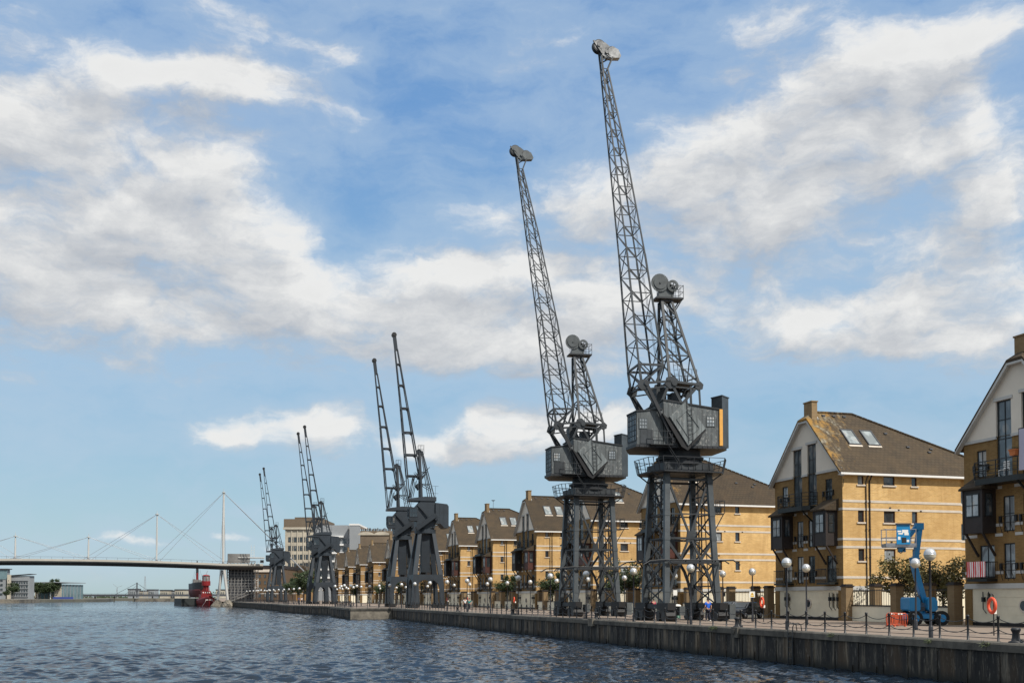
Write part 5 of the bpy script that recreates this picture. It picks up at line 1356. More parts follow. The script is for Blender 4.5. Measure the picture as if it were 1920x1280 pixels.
for a in ((-1.55,-1.3,6.1,6.2),(-1.5,-1.2,5.95,6.05),(-1.25,-.85,6.05,6.25),(-1.1,-.82,5.9,6.05),(-1.52,-1.36,5.6,5.8),(-.95,-.8,5.45,5.6)): m.prism([(a[0],a[2]),(a[1],a[2]),(a[1],a[3]),(a[0],a[3])], (0,-.768,0), (1,0,0), (0,0,1), (0,1,0), .006)
m.build('labels', MT['sign_white'], cp2)
m = MB(); m.prism([(-1.28,5.4),(-.98,5.4),(-.98,5.75),(-1.28,5.75)], (0,-.772,0), (1,0,0), (0,0,1), (0,1,0), .01); m.build('vent_grille', MT['black'], cp2)
m = MB(); m.box(-1.62,-.7,-.85,-.6,6.6,6.68); m.build('canopy', MT['far_dark'], cp2)
m = MB(); m.tube([(-1.5,-.6,5.1),(-1.5,-.65,4.85),(-1.3,-.65,4.72),(-1.1,-.5,4.85),(-.9,-.3,5.0)], .03, 6); m.build('hose', MT['black'], lf)
m = MB(); m.box(-1.25,-.85,-.3,.1,4.82,5.1); m.build('rotator', bl, lf)
# orange barrier
bqx, bqy = at(1686, 67.5)
br_ = thing('plastic_barrier', 'bright orange plastic barrier panel in front of the boom lift', 'barrier', (bqx, bqy, Q), -TH-.1)
m = MB(); m.tube([(-.52,0,.12),(-.58,0,.5),(-.56,0,.92),(-.42,0,1.03),(.42,0,1.03),(.56,0,.92),(.58,0,.5),(.52,0,.12),(-.52,0,.12)], .045, 8)
for k in range(8): m.bar((-.42+.12*k,0,.15),(-.42+.12*k,0,.95),.05,.03,(0,1,0))
m.bar((-.55,0,.85),(.55,0,.85),.05); m.build('frame', MT['orange'], br_)
for s_ in (-1,1): m = MB(); m.prism([(-.3,0),(.3,0),(.2,.08),(-.2,.08)], (s_*.4-.04,0,0), (0,1,0), (0,0,1), (1,0,0), .08); m.build('foot', MT['orange'], br_)
m = MB(); m.box(-.14,-.02,-.055,-.048,.93,1.04); m.box(.06,.2,-.055,-.048,.93,1.04); m.build('reflector', MT['sign_white'], br_)
br_.scale = (.82,.82,.80)
b2 = dup(br_, (bqx+.25, bqy+1.1, Q), -TH+.4, 'second orange plastic barrier panel standing behind the first one')

# bin
bn = thing('litter_bin', 'green litter bin with white top between the crane legs', 'bin', (40.6, pY(1270,40.6), Q))
m = MB(); m.lathe([(.28,0),(.28,.05),(.25,.08),(.28,.95),(.001,.95)], 16); m.build('body', MT['bin'], bn)
m = MB(); m.lathe([(.3,.95),(.31,1.0),(.3,1.14),(.2,1.2),(.001,1.22)], 16); m.build('lid', MT['sign_white'], bn)

# ------------------------------------------------------------------ cars (nose along -y)
def car(label, paint, loc, rz):
    t = thing('parked_car', label, 'car', loc, rz, 'parked cars')
    prof = [(-2.05,.35),(-2.1,.6),(-2.0,.78),(-1.15,.93),(-.5,1.38),(.0,1.46),(.9,1.44),(1.55,1.15),(1.95,.98),(2.08,.75),(2.06,.35)]
    m = MB(); n = len(prof); rings = []
    for x, k in ((-.84,.86),(-.80,.97),(-.6,1.0),(.6,1.0),(.80,.97),(.84,.86)):
        rings.append([(x*(1 if z < .95 else .86), y*(k if abs(x) > .7 else 1), z if z < .95 else .95+(z-.95)*(.98 if abs(x) > .7 else 1)) for y, z in prof])
    vs = [p for r in rings for p in r]; fs = []
    for i in range(5):
        for j in range(n): fs.append((i*n+j, i*n+(j+1)%n, (i+1)*n+(j+1)%n, (i+1)*n+j))
    fs += [tuple(range(n))[::-1], tuple(range(5*n, 6*n))]
    m.add(vs, fs, True); m.build('body', paint, t)
    for s_ in (-1, 1):
        m = MB(); x = s_*.735
        m.add([(s_*.80,-1.0,.97),(s_*.80,1.35,.97),(x-.005*s_,.95,1.36),(x-.005*s_,-.42,1.36)], [(0,1,2,3)]); g = m.build('side_window', MT['glass'], t)
        g.location = (s_*.012,0,0)
    m = MB(); m.add([(-.66,-1.15,.955),(.66,-1.15,.955),(.58,-.52,1.385),(-.58,-.52,1.385)], [(0,1,2,3)]); m.build('windscreen', MT['glass'], t, (0,-.02,.02))
    m = MB(); m.add([(-.62,1.6,1.16),(.62,1.6,1.16),(.56,1.0,1.43),(-.56,1.0,1.43)], [(0,1,2,3)]); m.build('rear_window', MT['glass'], t, (0,.03,.02))
    for s_ in (-1, 1):
        for y in (-1.3, 1.25):
            m = MB(); m.disc((s_*.74,y,.31),(1,0,0),.31,.2,22); w_ = m.build('wheel', MT['tyre'], t)
            m = MB(); m.disc((s_*.79,y,.31),(1,0,0),.2,.14,16)
            for k in range(5): a = 2*math.pi*k/5; m.bar((s_*.87,y,.31),(s_*.87,y+.18*math.cos(a),.31+.18*math.sin(a)),.03,.05)
            m.build('rim', MT['rim'], w_)
        m = MB(); m.box(s_*.62-.16,s_*.62+.16,-2.06,-1.9,.62,.76); m.build('headlight', MT['glass_sky'], t)
        m = MB(); m.box(s_*.66-.12,s_*.66+.12,1.95,2.08,.72,.9); m.build('tail_light', MT['lifered'], t)
        m = MB(); m.box(s_*.9-.1,s_*.9+.1,-.85,-.72,.95,1.08); m.build('mirror', paint, t)
    return t
cx, cy = at(1392, 92); c0 = car('dark blue hatchback parked beside the brick pier', MT['car_dark'], (cx+.2, cy, Q), R(-58))
cx, cy = at(1371, 101); car('silver car parked just behind the dark blue hatchback', MT['car_silver'], (cx, cy, Q), R(-66))

# ------------------------------------------------------------------ people
def skin(name, verts, edges, mat, parent, sub=2):
    me = bpy.data.meshes.new(name + '_cage'); me.from_pydata([v[:3] for v in verts], edges, [])
    o = bpy.data.objects.new(name + '_cage', me); col.objects.link(o)
    md = o.modifiers.new('skin', 'SKIN'); md.use_smooth_shade = True
    for i, v in enumerate(verts):
        sv = me.skin_vertices[0].data[i]; r = v[3]
        sv.radius = r if hasattr(r, '__len__') else (r, r); sv.use_root = (i == 0)
    s_ = o.modifiers.new('sub', 'SUBSURF'); s_.levels = s_.render_levels = sub
    dg = bpy.context.evaluated_depsgraph_get(); dg.update()
    nm = bpy.data.meshes.new_from_object(o.evaluated_get(dg)); nm.materials.clear(); nm.materials.append(mat)
    for p in nm.polygons: p.use_smooth = True
    bpy.data.objects.remove(o)
    r = bpy.data.objects.new(name, nm); col.objects.link(r); r.parent = parent
    return r
def person(label, loc, rz, top, legs, stride=.22, h=1.75, bag=False):
    k = h/1.75
    t = thing('person', label, 'person', loc, rz); st = stride
    # faces +y; pelvis, spine, neck, head, arms and legs in one skin
    V_ = [(0,0,.93,(.15,.11)),(0,.01,1.12,(.14,.095)),(0,.02,1.34,(.17,.105)),(0,.02,1.46,(.075,.075)),(0,.035,1.54,(.055,.06)),(0,.05,1.63,(.078,.095)),(0,.045,1.71,(.06,.075)),
          (-.20,.02,1.42,.052),(-.26,-.02,1.14,.042),(-.25,.10+st*.3,.90,.032),(-.245,.14+st*.4,.80,.03),
          (.20,.02,1.42,.052),(.27,-.06,1.14,.042),(.25,-.02,.90,.032),(.245,.03,.80,.03),
          (-.09,0,.86,.085),(-.095,st*.45,.49,.06),(-.10,st*.35,.10,.042),(-.105,st*.35+.13,.045,.036),
          (.09,0,.86,.085),(.095,.0,.49,.06),(.10,-st*.85,.13,.042),(.105,-st*.85+.13,.05,.036)]
    E_ = [(0,1),(1,2),(2,3),(3,4),(4,5),(5,6),(2,7),(7,8),(8,9),(9,10),(2,11),(11,12),(12,13),(13,14),(0,15),(15,16),(16,17),(17,18),(0,19),(19,20),(20,21),(21,22)]
    # fingers: short chains rooted in the palm
    for hi, sx in ((10,-1),(14,1)):
        hx, hy, hz = V_[hi][:3]
        for f, (dx, ln) in enumerate(((-.022,.07),(-.008,.08),(.008,.075),(.022,.06))):
            a = len(V_); V_.append((hx+sx*.004, hy+dx, hz-.035, .009)); V_.append((hx-sx*.012, hy+dx+.006, hz-.035-ln, .007)); E_ += [(hi,a),(a,a+1)]
        a = len(V_); V_.append((hx-sx*.01, hy+.045, hz-.015, .009)); E_.append((hi,a))
    V_ = [(x*k,y*k,z*k,tuple(q*k for q in r) if hasattr(r,'__len__') else r*k) for x,y,z,r in V_]
    b = skin('body', V_, E_, MT['skin'], t)
    g = lambda ids, ex: [(V_[i][0],V_[i][1],V_[i][2],tuple(q+ex for q in V_[i][3]) if hasattr(V_[i][3],'__len__') else V_[i][3]+ex) for i in ids]
    skin('shirt', g([0,1,2],.022)+[(V_[7][0],V_[7][1],V_[7][2],.072*k),(lerp(V_[7][0],V_[8][0],.75),lerp(V_[7][1],V_[8][1],.75),lerp(V_[7][2],V_[8][2],.75),.064*k),(V_[11][0],V_[11][1],V_[11][2],.072*k),(lerp(V_[11][0],V_[12][0],.75),lerp(V_[11][1],V_[12][1],.75),lerp(V_[11][2],V_[12][2],.75),.064*k)], [(0,1),(1,2),(2,3),(3,4),(2,5),(5,6)], top, b)
    skin('trousers', g([0,15,16,17,19,20,21],.02), [(0,1),(1,2),(2,3),(0,4),(4,5),(5,6)], legs, b)
    for i in (17, 21): 
        a, c = V_[i], V_[i+1]; skin('shoe', [(a[0],a[1]-.04,.055+(a[2]-.1*k)*.9,.05),(c[0],c[1]+.02,.045+max(0,c[2]-.05*k)*.9,.042)], [(0,1)], MT['sign_white'], b)
    hx = V_[5]; m = MB(); m.sphere((0,0,0), .1*k, 14, 8, 1.05, -.15, 1); m.v = [(x*.86, y*1.05, z) for x,y,z in m.v]
    hr = m.build('hair', MT['hair'], b, (0, hx[1]-.012*k, hx[2]+.035*k))
    m = MB()                                   # face: nose and ears in front of the skull
    m.sphere((0,0,0), .016*k, 8, 6, 1.3)
    no = m.build('nose', MT['skin'], b, (0, hx[1]+.095*k, hx[2]-.005))
    return t
px, py = at(1327, 81); person('person in a bright blue T-shirt and navy trousers walking away by the crane foot', (px, py, Q), R(10), MT['shirt_blue'], MT['navy'])
px, py = at(1225, 99); person('person in a pink top and dark trousers behind the lattice crane feet', (px, py, Q), R(190), MT['shirt_pink'], MT['navy'], .25, 1.68)
px, py = at(880, 146); person('person in a teal top on the quay right of the nearest slate crane', (px, py, Q), R(160), MT['shirt_teal'], MT['navy'], .2, 1.7)
px, py = at(872, 149); person('person in a white top next to the one in teal', (px, py, Q), R(170), MT['shirt_white'], MT['navy'], .2, 1.72)
px, py = at(561, 300); person('person in a blue shirt far along the quay between the crane pairs', (px, py, Q), R(180), MT['shirt_blue'], MT['navy'], .2, 1.75)
px, py = at(566, 306); person('person in a white top far along the quay beside the one in blue', (px, py, Q), R(180), MT['shirt_white'], MT['navy'], .2, 1.7)

# ------------------------------------------------------------------ trees
def tree_meshes(h, r, seed, leafm, n=3600, ls=.13, bushy=False):
    rnd = random.Random(seed)
    tr = MB(); limbs = []
    zt = h*.38
    tr.tube([(0,0,0),(.04,.02,zt*.5),(0,.05,zt),(.05,0,h*.62)], [.11*h/5,.09*h/5,.075*h/5,.03*h/5], 8)
    clumps = []
    for i in range(11):
        a = i*2.4 + rnd.uniform(-.4,.4); el_ = rnd.uniform(.15,1.2); L_ = r*rnd.uniform(.6,1.0); z0 = rnd.uniform(zt*.8, h*.6)
        p = (L_*math.cos(a)*math.cos(el_*.7), L_*math.sin(a)*math.cos(el_*.7), min(h*.93, z0 + L_*math.sin(el_)*1.1))
        q = (p[0]*.5+rnd.uniform(-.1,.1), p[1]*.5+rnd.uniform(-.1,.1), lerp(z0,p[2],.62))
        tr.tube([(0,0,z0),q,p], [.04*h/5,.028*h/5,.01*h/5], 6); clumps.append((p, r*rnd.uniform(.30,.5))); clumps.append((q, r*rnd.uniform(.22,.36)))
    for i in range(7):
        clumps.append(((rnd.uniform(-.7,.7)*r, rnd.uniform(-.7,.7)*r, rnd.uniform(.5,.95)*h), r*rnd.uniform(.2,.36)))
    cr = MB()
    for i in range(n):
        c, cr_ = clumps[rnd.randrange(len(clumps))]
        d = Vector((rnd.gauss(0,1), rnd.gauss(0,1), rnd.gauss(0,.85))); d.normalize(); p = Vector(c) + d*cr_*(rnd.random()**.45)
        a = Vector((rnd.gauss(0,1), rnd.gauss(0,1), rnd.gauss(0,.7))).normalized(); b_ = a.cross(Vector((rnd.gauss(0,1),rnd.gauss(0,1),rnd.gauss(0,1)))).normalized(); s_ = ls*rnd.uniform(.6,1.35)
        cr.add([p-a*s_, p+b_*s_*.5, p+a*s_, p-b_*s_*.5], [(0,1,2,3)])
    return tr, cr
def make_tree(label, loc, h, r, seed, leaf, n=3200, ls=.13, group='quayside trees'):
    t = thing('tree', label, 'tree', loc, 0, group); a, b = tree_meshes(h, r, seed, leaf, n, ls)
    a.build('trunk', MT['bark'], t); b.build('crown', MT[leaf], t); return t
def wp(x, X): return (X, pY(x, X), Q)
tA = make_tree('left one of the two bushy trees behind the boom lift', wp(1690,52.0), 4.7, 2.05, 3, 'leaf_olive', 3600, .12)
tB = make_tree('right one of the two bushy trees behind the boom lift', wp(1768,52.3), 4.7, 2.1, 5, 'leaf_olive', 3600, .12)
tC = make_tree('dark tree seen behind the left legs of the second lattice crane', wp(1036,51.0), 5.4, 2.1, 8, 'leaf_dark', 4200, .14)
tD = make_tree('dark tree between the two lattice cranes', wp(1176,51.0), 6.3, 2.5, 12, 'leaf_dark', 4200, .14)
make_tree('loose tree behind the legs of the crane with the orange board', wp(1150,51.0), 5.0, 1.9, 21, 'leaf_dark', 2600, .14)
for i, (x, X, lb) in enumerate(((952,51.5,'tree left of the second lattice crane between two houses'), (806,51.0,'tree seen through the arch of the nearest slate crane'), (752,50.0,'tree seen through the left slate crane of the nearest pair'),
        (716,50.0,'tall dark tree just left of the nearest pair of slate cranes'), (668,49.0,'loose tree behind the cluster of lamps'))):
    dup(tC if i % 2 == 0 else tD, (X, pY(x,X), Q), .9*i, lb)
for i, (x, zc, s_) in enumerate(((548,335,1.1),(559,325,.95),(570,310,1.25),(582,318,1.35))):
    px, py = at(x, zc); o = dup(tC, (px, py, Q), 1.3*i, 'dark green tree in the clump behind the middle pair of slate cranes'); o.scale = (s_*1.2, s_*1.2, s_*1.3)
# ------------------------------------------------------------------ footbridge
bx0, by0 = at(418, 385)
def bp(s, z): return (bx0 - s, by0, z)
def deck_z(s): return 14.3 + 1.1*max(0, 1-((s-57)/57)**2)
fb = thing('footbridge', 'high white cable stayed footbridge crossing the dock', 'bridge', (bx0, by0, 0))
lp = lambda s, y, z: (-s, y, z)
m = MB(); n = 40; S0, S1 = -14, 128
for i in range(n):
    a, b = lerp(S0,S1,i/n), lerp(S0,S1,(i+1)/n); za, zb = deck_z(a), deck_z(b)
    prof = [(-2.1,1.15),(-2.25,.45),(-1.9,0),(1.9,0),(2.25,.45),(2.1,1.15)]
    vs = [lp(a,y,za+z) for y,z in prof] + [lp(b,y,zb+z) for y,z in prof]
    m.add(vs, [(k,k+1,7+k,6+k) for k in range(5)] + [(0,6,11,5)])
m.build('deck', MT['bridge'], fb)
m = MB()
for i in range(n):
    a, b = lerp(S0,S1,i/n), lerp(S0,S1,(i+1)/n); za, zb = deck_z(a), deck_z(b)
    prof = [(-1.85,-.02),(-1.1,-1.0),(1.1,-1.0),(1.85,-.02)]
    m.add([lp(a,y,za+z) for y,z in prof] + [lp(b,y,zb+z) for y,z in prof], [(k,k+1,5+k,4+k) for k in range(3)])
    m.bar(lp(a,-2.1,za+1.15), lp(a,-2.1,za+1.9), .06)
for i in range(n):
    a, b = lerp(S0,S1,i/n), lerp(S0,S1,(i+1)/n)
    m.bar(lp(a,-2.1,deck_z(a)+1.9), lp(b,-2.1,deck_z(b)+1.9), .07)
m.build('under_truss', MT['bridge_under'], fb)
MAST = [(0,41.7),(22.8,33.3),(45.4,24.8),(68.8,24.8),(91.5,33.3),(114,41.7)]
for s, zt in MAST:
    m = MB(); m.tube([lp(s,0,deck_z(s)-1),lp(s,0,lerp(deck_z(s),zt,.5)),lp(s,0,zt-.6)], [.42,.5,.3] if zt > 40 else [.24,.3,.2], 12)
    m.tube([lp(s,0,zt-.6),lp(s,0,zt+.9)], [.12,.04], 6); m.disc(lp(s,0,zt-.5),(0,0,1),.6,.3,10)
    m.build('mast', MT['bridge_white'], fb)
m = MB(); r = .06
for i, (s, zt) in enumerate(MAST):
    for y in (-1.6,1.6):
        for ds in (-1,1):
            j = i+ds
            if 0 <= j < len(MAST): m.tube([lp(s,0,zt-.5), lp(MAST[j][0]+(-1.2 if y < 0 else 2.0)*ds, y, deck_z(MAST[j][0])+1.2)], r, 5)
    m.disc(lp(s,0,deck_z(s)+1.2),(0,1,0),.5,3.6,10)
for y in (-1.6,1.6): m.tube([lp(0,0,41.2), lp(-40,y,2.0)], .13, 5); m.tube([lp(114,0,41.2), lp(150,y,2.0)], .1, 5)
for x in (-1.4,1.6): m.tube([lp(0,0,41),lp(x,-1,3.0)], .045, 4)
m.build('stay_cables', MT['cable'], fb)
for s in (0, 114):
    for q in (-1, 1):
        m = MB(); m.tube([lp(s+q*.35,q*.8,13.2), lp(s+q*1.9*.9,q*1.2,2.4)], [.55,.45], 12); m.build('pier_leg', MT['bridge_white'], fb)
    m = MB()
    for q in (-1,1):
        c = lp(s+q*1.9*.9,q*1.2,0); m.lathe([(2.6,-1),(2.5,.25),(.8,2.3),(.001,2.4)], 8, c, False)
    m.build('pier_base', MT['concrete'], fb)

# lift and stair tower at the end of the bridge
tx, ty = at(452, 391)
tw = thing('stair_tower', 'grey lattice stair and lift tower at the right end of the footbridge', 'tower', (tx, ty, 0))
m = MB(); m.box(-4.4,4.4,-2.4,2.6,1.2,15.6); m.build('mesh_core', MT['far_dark'], tw)
m = MB()
for k in range(9):
    x = -4.9+9.8*k/8
    for y in (-3.0,3.0): m.bar((x,y,1.2),(x,y,16.2),.2)
for k in range(16):
    z = 1.5+1.0*k
    for y in (-3.05,3.05): m.bar((-4.9,y,z),(4.9,y,z),.15)
    for x in (-4.9,4.9): m.bar((x,-3,z),(x,3,z),.15)
for k in range(8):
    for j in range(4): m.bar((-4.9+1.22*k,-3.1,1.5+3.7*j),(-4.9+1.22*(k+1),-3.1,1.5+3.7*(j+1)),.1)
m.build('lattice', MT['scaff'], tw)
m = MB(); m.box(-4.8,3.0,-2.2,2.2,15.9,19.2); m.build('lift_house', MT['scaff'], tw)
m = MB(); m.box(-1.2,8.2,-2.6,2.4,17.7,18.0); m.build('canopy', MT['bridge_white'], tw)
m = MB(); m.box(6.8,8.0,-1.5,.5,16.0,17.0); m.build('plant_box', MT['far_dark'], tw)
m = MB(); ladder(m, (5.4,-3.0,3.0),(5.4,-3.0,16.0),1.0,(1,0,0),.8,.22); ladder(m, (4.0,-1,17.8),(4.0,-1,22.5),1.1,(1,0,0),.9,.12); m.build('ladder_mast', MT['bridge_white'], tw)
m = MB(); m.bar((-4,-4,1.9),(6,-4,5.8),.5,.25); m.bar((6,-4,5.8),(12,-4,5.8),.5,.25); m.bar((-4,-4,2.9),(6,-4,6.8),.12); m.build('stair', MT['scaff'], tw)
m = MB(); m.box(-6,13,-4,6,-1,1.25); m.build('tower_base', MT['concrete'], tw)
cy_ = thing('canopy_shelter', 'low white canopy strip under the bridge end', 'canopy', (tx+14, ty+4, Q))
m = MB(); m.box(-7,9,-1.5,1.5,2.9,3.15); m.build('roof', MT['bridge_white'], cy_)
for x in (-6,-1,4,8.5): m = MB(); m.bar((x,-1.2,0),(x,-1.2,2.9),.15); m.build('post', MT['lamp_pole'], cy_)

# ------------------------------------------------------------------ ships
def hull_mesh(L, Bm, zk, zd, zb, mb, nose=.35, kb=.45):
    """hull pointing toward -y; zk keel, zd deck amidships, zb deck at the bow"""
    st = 14; pr = 7; vs = []; fs = []
    for i in range(st+1):
        u = i/st; y = -L/2 + L*u; f = min(1, (u/nose)**.62) if u < nose else (1 if u < .8 else 1-.35*((u-.8)/.2)**2)
        top = lerp(zb, zd, min(1,u/.45)) if u < .45 else zd + .25*(u-.45)
        for j in range(pr):
            k = j/(pr-1); z = lerp(zk, top, k); hw = Bm/2*f*(kb+(1-kb)*min(1,k*1.7)**.6); fl = (.9*(1-u/nose)*k*1.6 if u < nose and kb < .9 else 0)
            vs += [(-hw, y-fl, z), (hw, y-fl, z)]
    w2 = pr*2
    for i in range(st):
        for j in range(pr-1):
            for s_ in (0,1):
                a = i*w2+j*2+s_; fs.append((a, a+2, a+w2+2, a+w2))
        a = i*w2+(pr-1)*2; fs.append((a, a+1, a+w2+1, a+w2))
    for j in range(pr-1): a = st*w2+j*2; fs.append((a,a+1,a+3,a+2))
    mb.add(vs, fs, True)
sx, sy = at(386, 408)
ls_ = thing('lightship', 'red lightship with lantern tower moored bow on beyond the bridge', 'ship', (sx, sy, 0), R(5))
ls_.scale = (.86,.8,.70)
m = MB(); hull_mesh(28, 7.0, -1.5, 3.6, 5.6, m); m.build('hull', MT['ship_red'], ls_)
m = MB()
st_ = 20
m.box(-3.3,3.3,-9,13,-.4,.45); m.add([(-3.3,-9,-.4),(3.3,-9,-.4),(.0,-14.2,-.4),(-3.3,-9,.45),(3.3,-9,.45),(.0,-14.3,.45)], [(0,1,2),(3,5,4),(0,2,5,3),(1,4,5,2)]); m.build('boot_topping', MT['ship_boot'], ls_)
m = MB(); m.box(-2.3,2.3,-4,8,4.0,6.4); m.box(-1.9,1.9,-3.2,1.5,6.4,8.2); hs = m.build('deckhouse', MT['ship_red'], ls_)
for x in (-1.3,-.4,.5,1.3): m = MB(); m.box(x-.22,x+.22,-3.23,-3.2,7.1,7.7); m.build('window', MT['white'], hs)
m = MB()
for q in range(8):
    a = 2*math.pi*q/8; m.bar((1.5*math.cos(a),-1+1.5*math.sin(a),8.2),(1.05*math.cos(a),-1+1.05*math.sin(a),12.2),.2)
m.lathe([(1.0,8.2),(.9,11.0),(1.9,11.2),(1.9,13.6),(.01,13.6)], 12, (0,-1,0), False)
for z in (9.3,10.4): m.lathe([(1.45,z),(1.45,z+.15)], 10, (0,-1,0)); 
m.build('lantern_tower', MT['ship_red'], ls_)
m = MB(); m.lathe([(1.5,13.6),(1.5,16.4)], 8, (0,-1,0), False); m.build('lantern_glass', MT['glass_sky'], ls_)
m = MB(); m.lathe([(1.7,16.4),(1.75,16.6),(1.0,17.0),(.05,17.2)], 12, (0,-1,0)); m.tube([(0,-1,17.0),(.6,-1,19.2)],.06,5)
for q in range(8): a = 2*math.pi*q/8; m.bar((1.55*math.cos(a),-1+1.55*math.sin(a),13.6),(1.55*math.cos(a),-1+1.55*math.sin(a),16.4),.14)
m.build('lantern_roof', MT['ship_red'], ls_)
m = MB()
for k, (x, w_) in enumerate(((-1.35,.35),(-.9,.4),(-.42,.35),(.15,.4),(.62,.35),(1.05,.4))): m.box(x,x+w_,-14.55-.0,-14.4,3.25,3.65)
tag(m.build('bow_lettering', MT['white'], ls_), 'white lettering on the bow')
m = MB(); m.tube([(-1.0,-14,3.4),(-3.2,-20,.1)],.05,5); m.tube([(1.0,-14,3.4),(3.6,-19,.1)],.05,5); m.build('mooring_line', MT['white'], ls_)
sx2, sy2 = at(369, 432)
rb_ = thing('steamship', 'black and red steamship raised on a grey pontoon behind the red lightship', 'ship', (sx2, sy2, 0), R(6))
rb_.scale = (.56,.6,.58); rb_.location.z = 1.6
m = MB(); hull_mesh(40, 8.3, 3.0, 8.4, 8.4, m, .25, .6)
m.build('lower_hull', MT['ship_boot'], rb_)
m = MB(); hull_mesh(40.4, 8.5, 8.35, 12.6, 13.4, m, .25, .97); m.build('upper_hull', MT['ship_black'], rb_)
m = MB(); m.box(-2.5,2.5,-4,4,13,15.2); m.box(-4,-2.5,-14,-13,13,15.5); m.box(-3.4,3.4,-10,-9.4,13.4,14.6); m.build('deckhouse', MT['scaff'], rb_)
m = MB(); m.tube([(.2,-2,13),(.0,-2,20.0)], [.95,.8], 14); fu = m.build('funnel', MT['ship_red'], rb_)
m = MB(); m.tube([(.0,-2,20.0),(-.1,-2,24.5),(-.1,-2,28.5)], [.82,.75,.3], 14); m.build('funnel_top', MT['ship_black'], fu)
m = MB(); m.tube([(-.1,-10,13),(-.1,-10,27)],.12,6)
for q in (-3.5,3.5): m.tube([(-.1,-10,26),(q,-8,13.2)],.05,4); m.tube([(0,-2,26),(q,3,13.2)],.05,4)
m.build('rigging', MT['far_dark'], rb_)
m = MB(); m.box(2.6,6.0,-2,6,9.0,13.0); m.build('deck_container', MT['far_dark'], rb_)
pt_ = thing('pontoon', 'low dark grey pontoon barge under the black steamship', 'pontoon', (sx2-1.0, sy2-4, 0), R(5))
pt_.scale = (.9,.8,.95)
m = MB(); m.box(-7,8,-22,22,-1,3.0); m.build('barge', MT['pontoon'], pt_)
m = MB(); m.box(-7.1,8.1,-22.1,22.1,-.2,.5); m.build('fender_strip', MT['black'], pt_)

# ------------------------------------------------------------------ big buildings behind the houses
def slab_building(name, label, cat, x0p, x1p, ytop, zc, depth, wallm, zb=Q):
    xa, ya = at(x0p, zc); xb, yb = at(x1p, zc); wd = math.hypot(xb-xa, yb-ya); h = (1118-ytop)/2000.0*zc + CAMZ - zb
    t = thing(name, label, cat, (xa, ya, zb), -TH)
    m = MB(); m.box(0, wd, 0, depth, 0, h); m.build('wall', wallm, t); return t, wd, h
t, wd, h = slab_building('mill_building', 'tall pale concrete mill with dark square windows and brown top storey', 'mill', 534, 604, 988, 540, 33, MT['mill'])
m = MB(); m.box(-.6,wd+.6,-.6,33.5,h-.02,h+4.2); m.box(4,wd-2,4,30,h+4.2,h+5.4); m.build('top_storey', MT['mill_top'], t)
m = MB(); m.box(-.9,wd+.9,-.9,33.8,h-1.1,h-.03); m.build('cornice', MT['mill'], t)
for c in range(6):
    for r_ in range(8):
        x = 1.6 + c*(wd-1.0)/6; z = h-7.5-4.4*r_
        if z < 4: continue
        m = MB(); m.box(x,x+2.6,-.12,.0,z,z+2.5); f = m.build('window', MT['frame_dark'], t)
        m = MB(); m.box(x+.15,x+1.2,-.16,-.12,z+.15,z+2.3); m.box(x+1.35,x+2.45,-.16,-.12,z+.15,z+2.3); m.build('pane', MT['glass'], f)
m = MB()
for c in range(7): m.box(.1+c*(wd-1.0)/6-.0, .7+c*(wd-1.0)/6, -.35, 0, 0, h-1.1)
m.build('pilasters', MT['mill'], t)
t, wd, h = slab_building('white_mill', 'white block with balconies standing right of the brown topped mill', 'mill', 590, 652, 984, 520, 9, MT['grey_block'])
m = MB()
for r_ in range(6):
    m.box(1+15*.0,wd-2,-1.2,0,h-6-4*r_,h-5.2-4*r_)
m.build('balconies', MT['white'], t)
for c in range(7):
    for r_ in range(5): m = MB(); m.box(1.5+c*3.0,3.4+c*3.0,-.1,0,h-9.0-4*r_,h-6.6-4*r_); m.build('window', MT['glass'], t)
t, wd, h = slab_building('grey_silo', 'plain light grey block at the right end of the white mill', 'silo', 655, 672, 982, 516, 6, MT['grey_block'])
m = MB(); m.box(-.2,wd+.2,-.2,30.2,h-.6,h+.2); m.build('parapet', MT['white'], t)
t, wd, h = slab_building('terrace_block', 'brown terrace block with curved gables and a row of dark chimney pots', 'building', 675, 735, 1004, 470, 20, MT['mill_top'])
m = MB(); m.box(0,wd,.5,12,h,h+2.2); m.build('roof', MT['mill_top'], t)
for c in (2.6, 9.6):
    m = MB(); m.prism([(3.6*math.cos(math.pi*k/10), 1.5*math.sin(math.pi*k/10)) for k in range(11)], (c,-.4,h+.3), (1,0,0), (0,0,1), (0,1,0), .8); m.build('curved_gable', MT['mill'], t)
for k in range(22):
    x = .3+(wd-.6)*k/21; z = h+2.2+random.uniform(-.1,.5)
    m = MB(); m.lathe([(.22,z-.2),(.26,z+.4),(.2,z+.9),(.28,z+1.0),(.001,z+1.0)], 8, (x,3+random.uniform(-1,1),0)); m.build('chimney_pot', MT['brick_dark'] if k % 3 else MT['far_dark'], t)
t, wd, h = slab_building('warehouse', 'dark brown brick warehouse with small windows by the bridge end', 'warehouse', 470, 530, 1066, 430, 35, MT['brick_dark'])
m = MB(); m.box(-.3,wd+.3,-.4,0,h-1.3,h-.2); m.build('white_band', MT['stone'], t)
m = MB(); m.box(-.2,wd+.2,-.2,35,h,h+1.4); m.build('roof', MT['timber'], t)
for c in range(6):
    for r_ in range(4): m = MB(); m.box(1.2+c*2.1,2.0+c*2.1,-.08,0,h-3.6-2.6*r_,h-2.3-2.6*r_); m.build('window', MT['glass'], t)
xx, yy = at(495, 400)
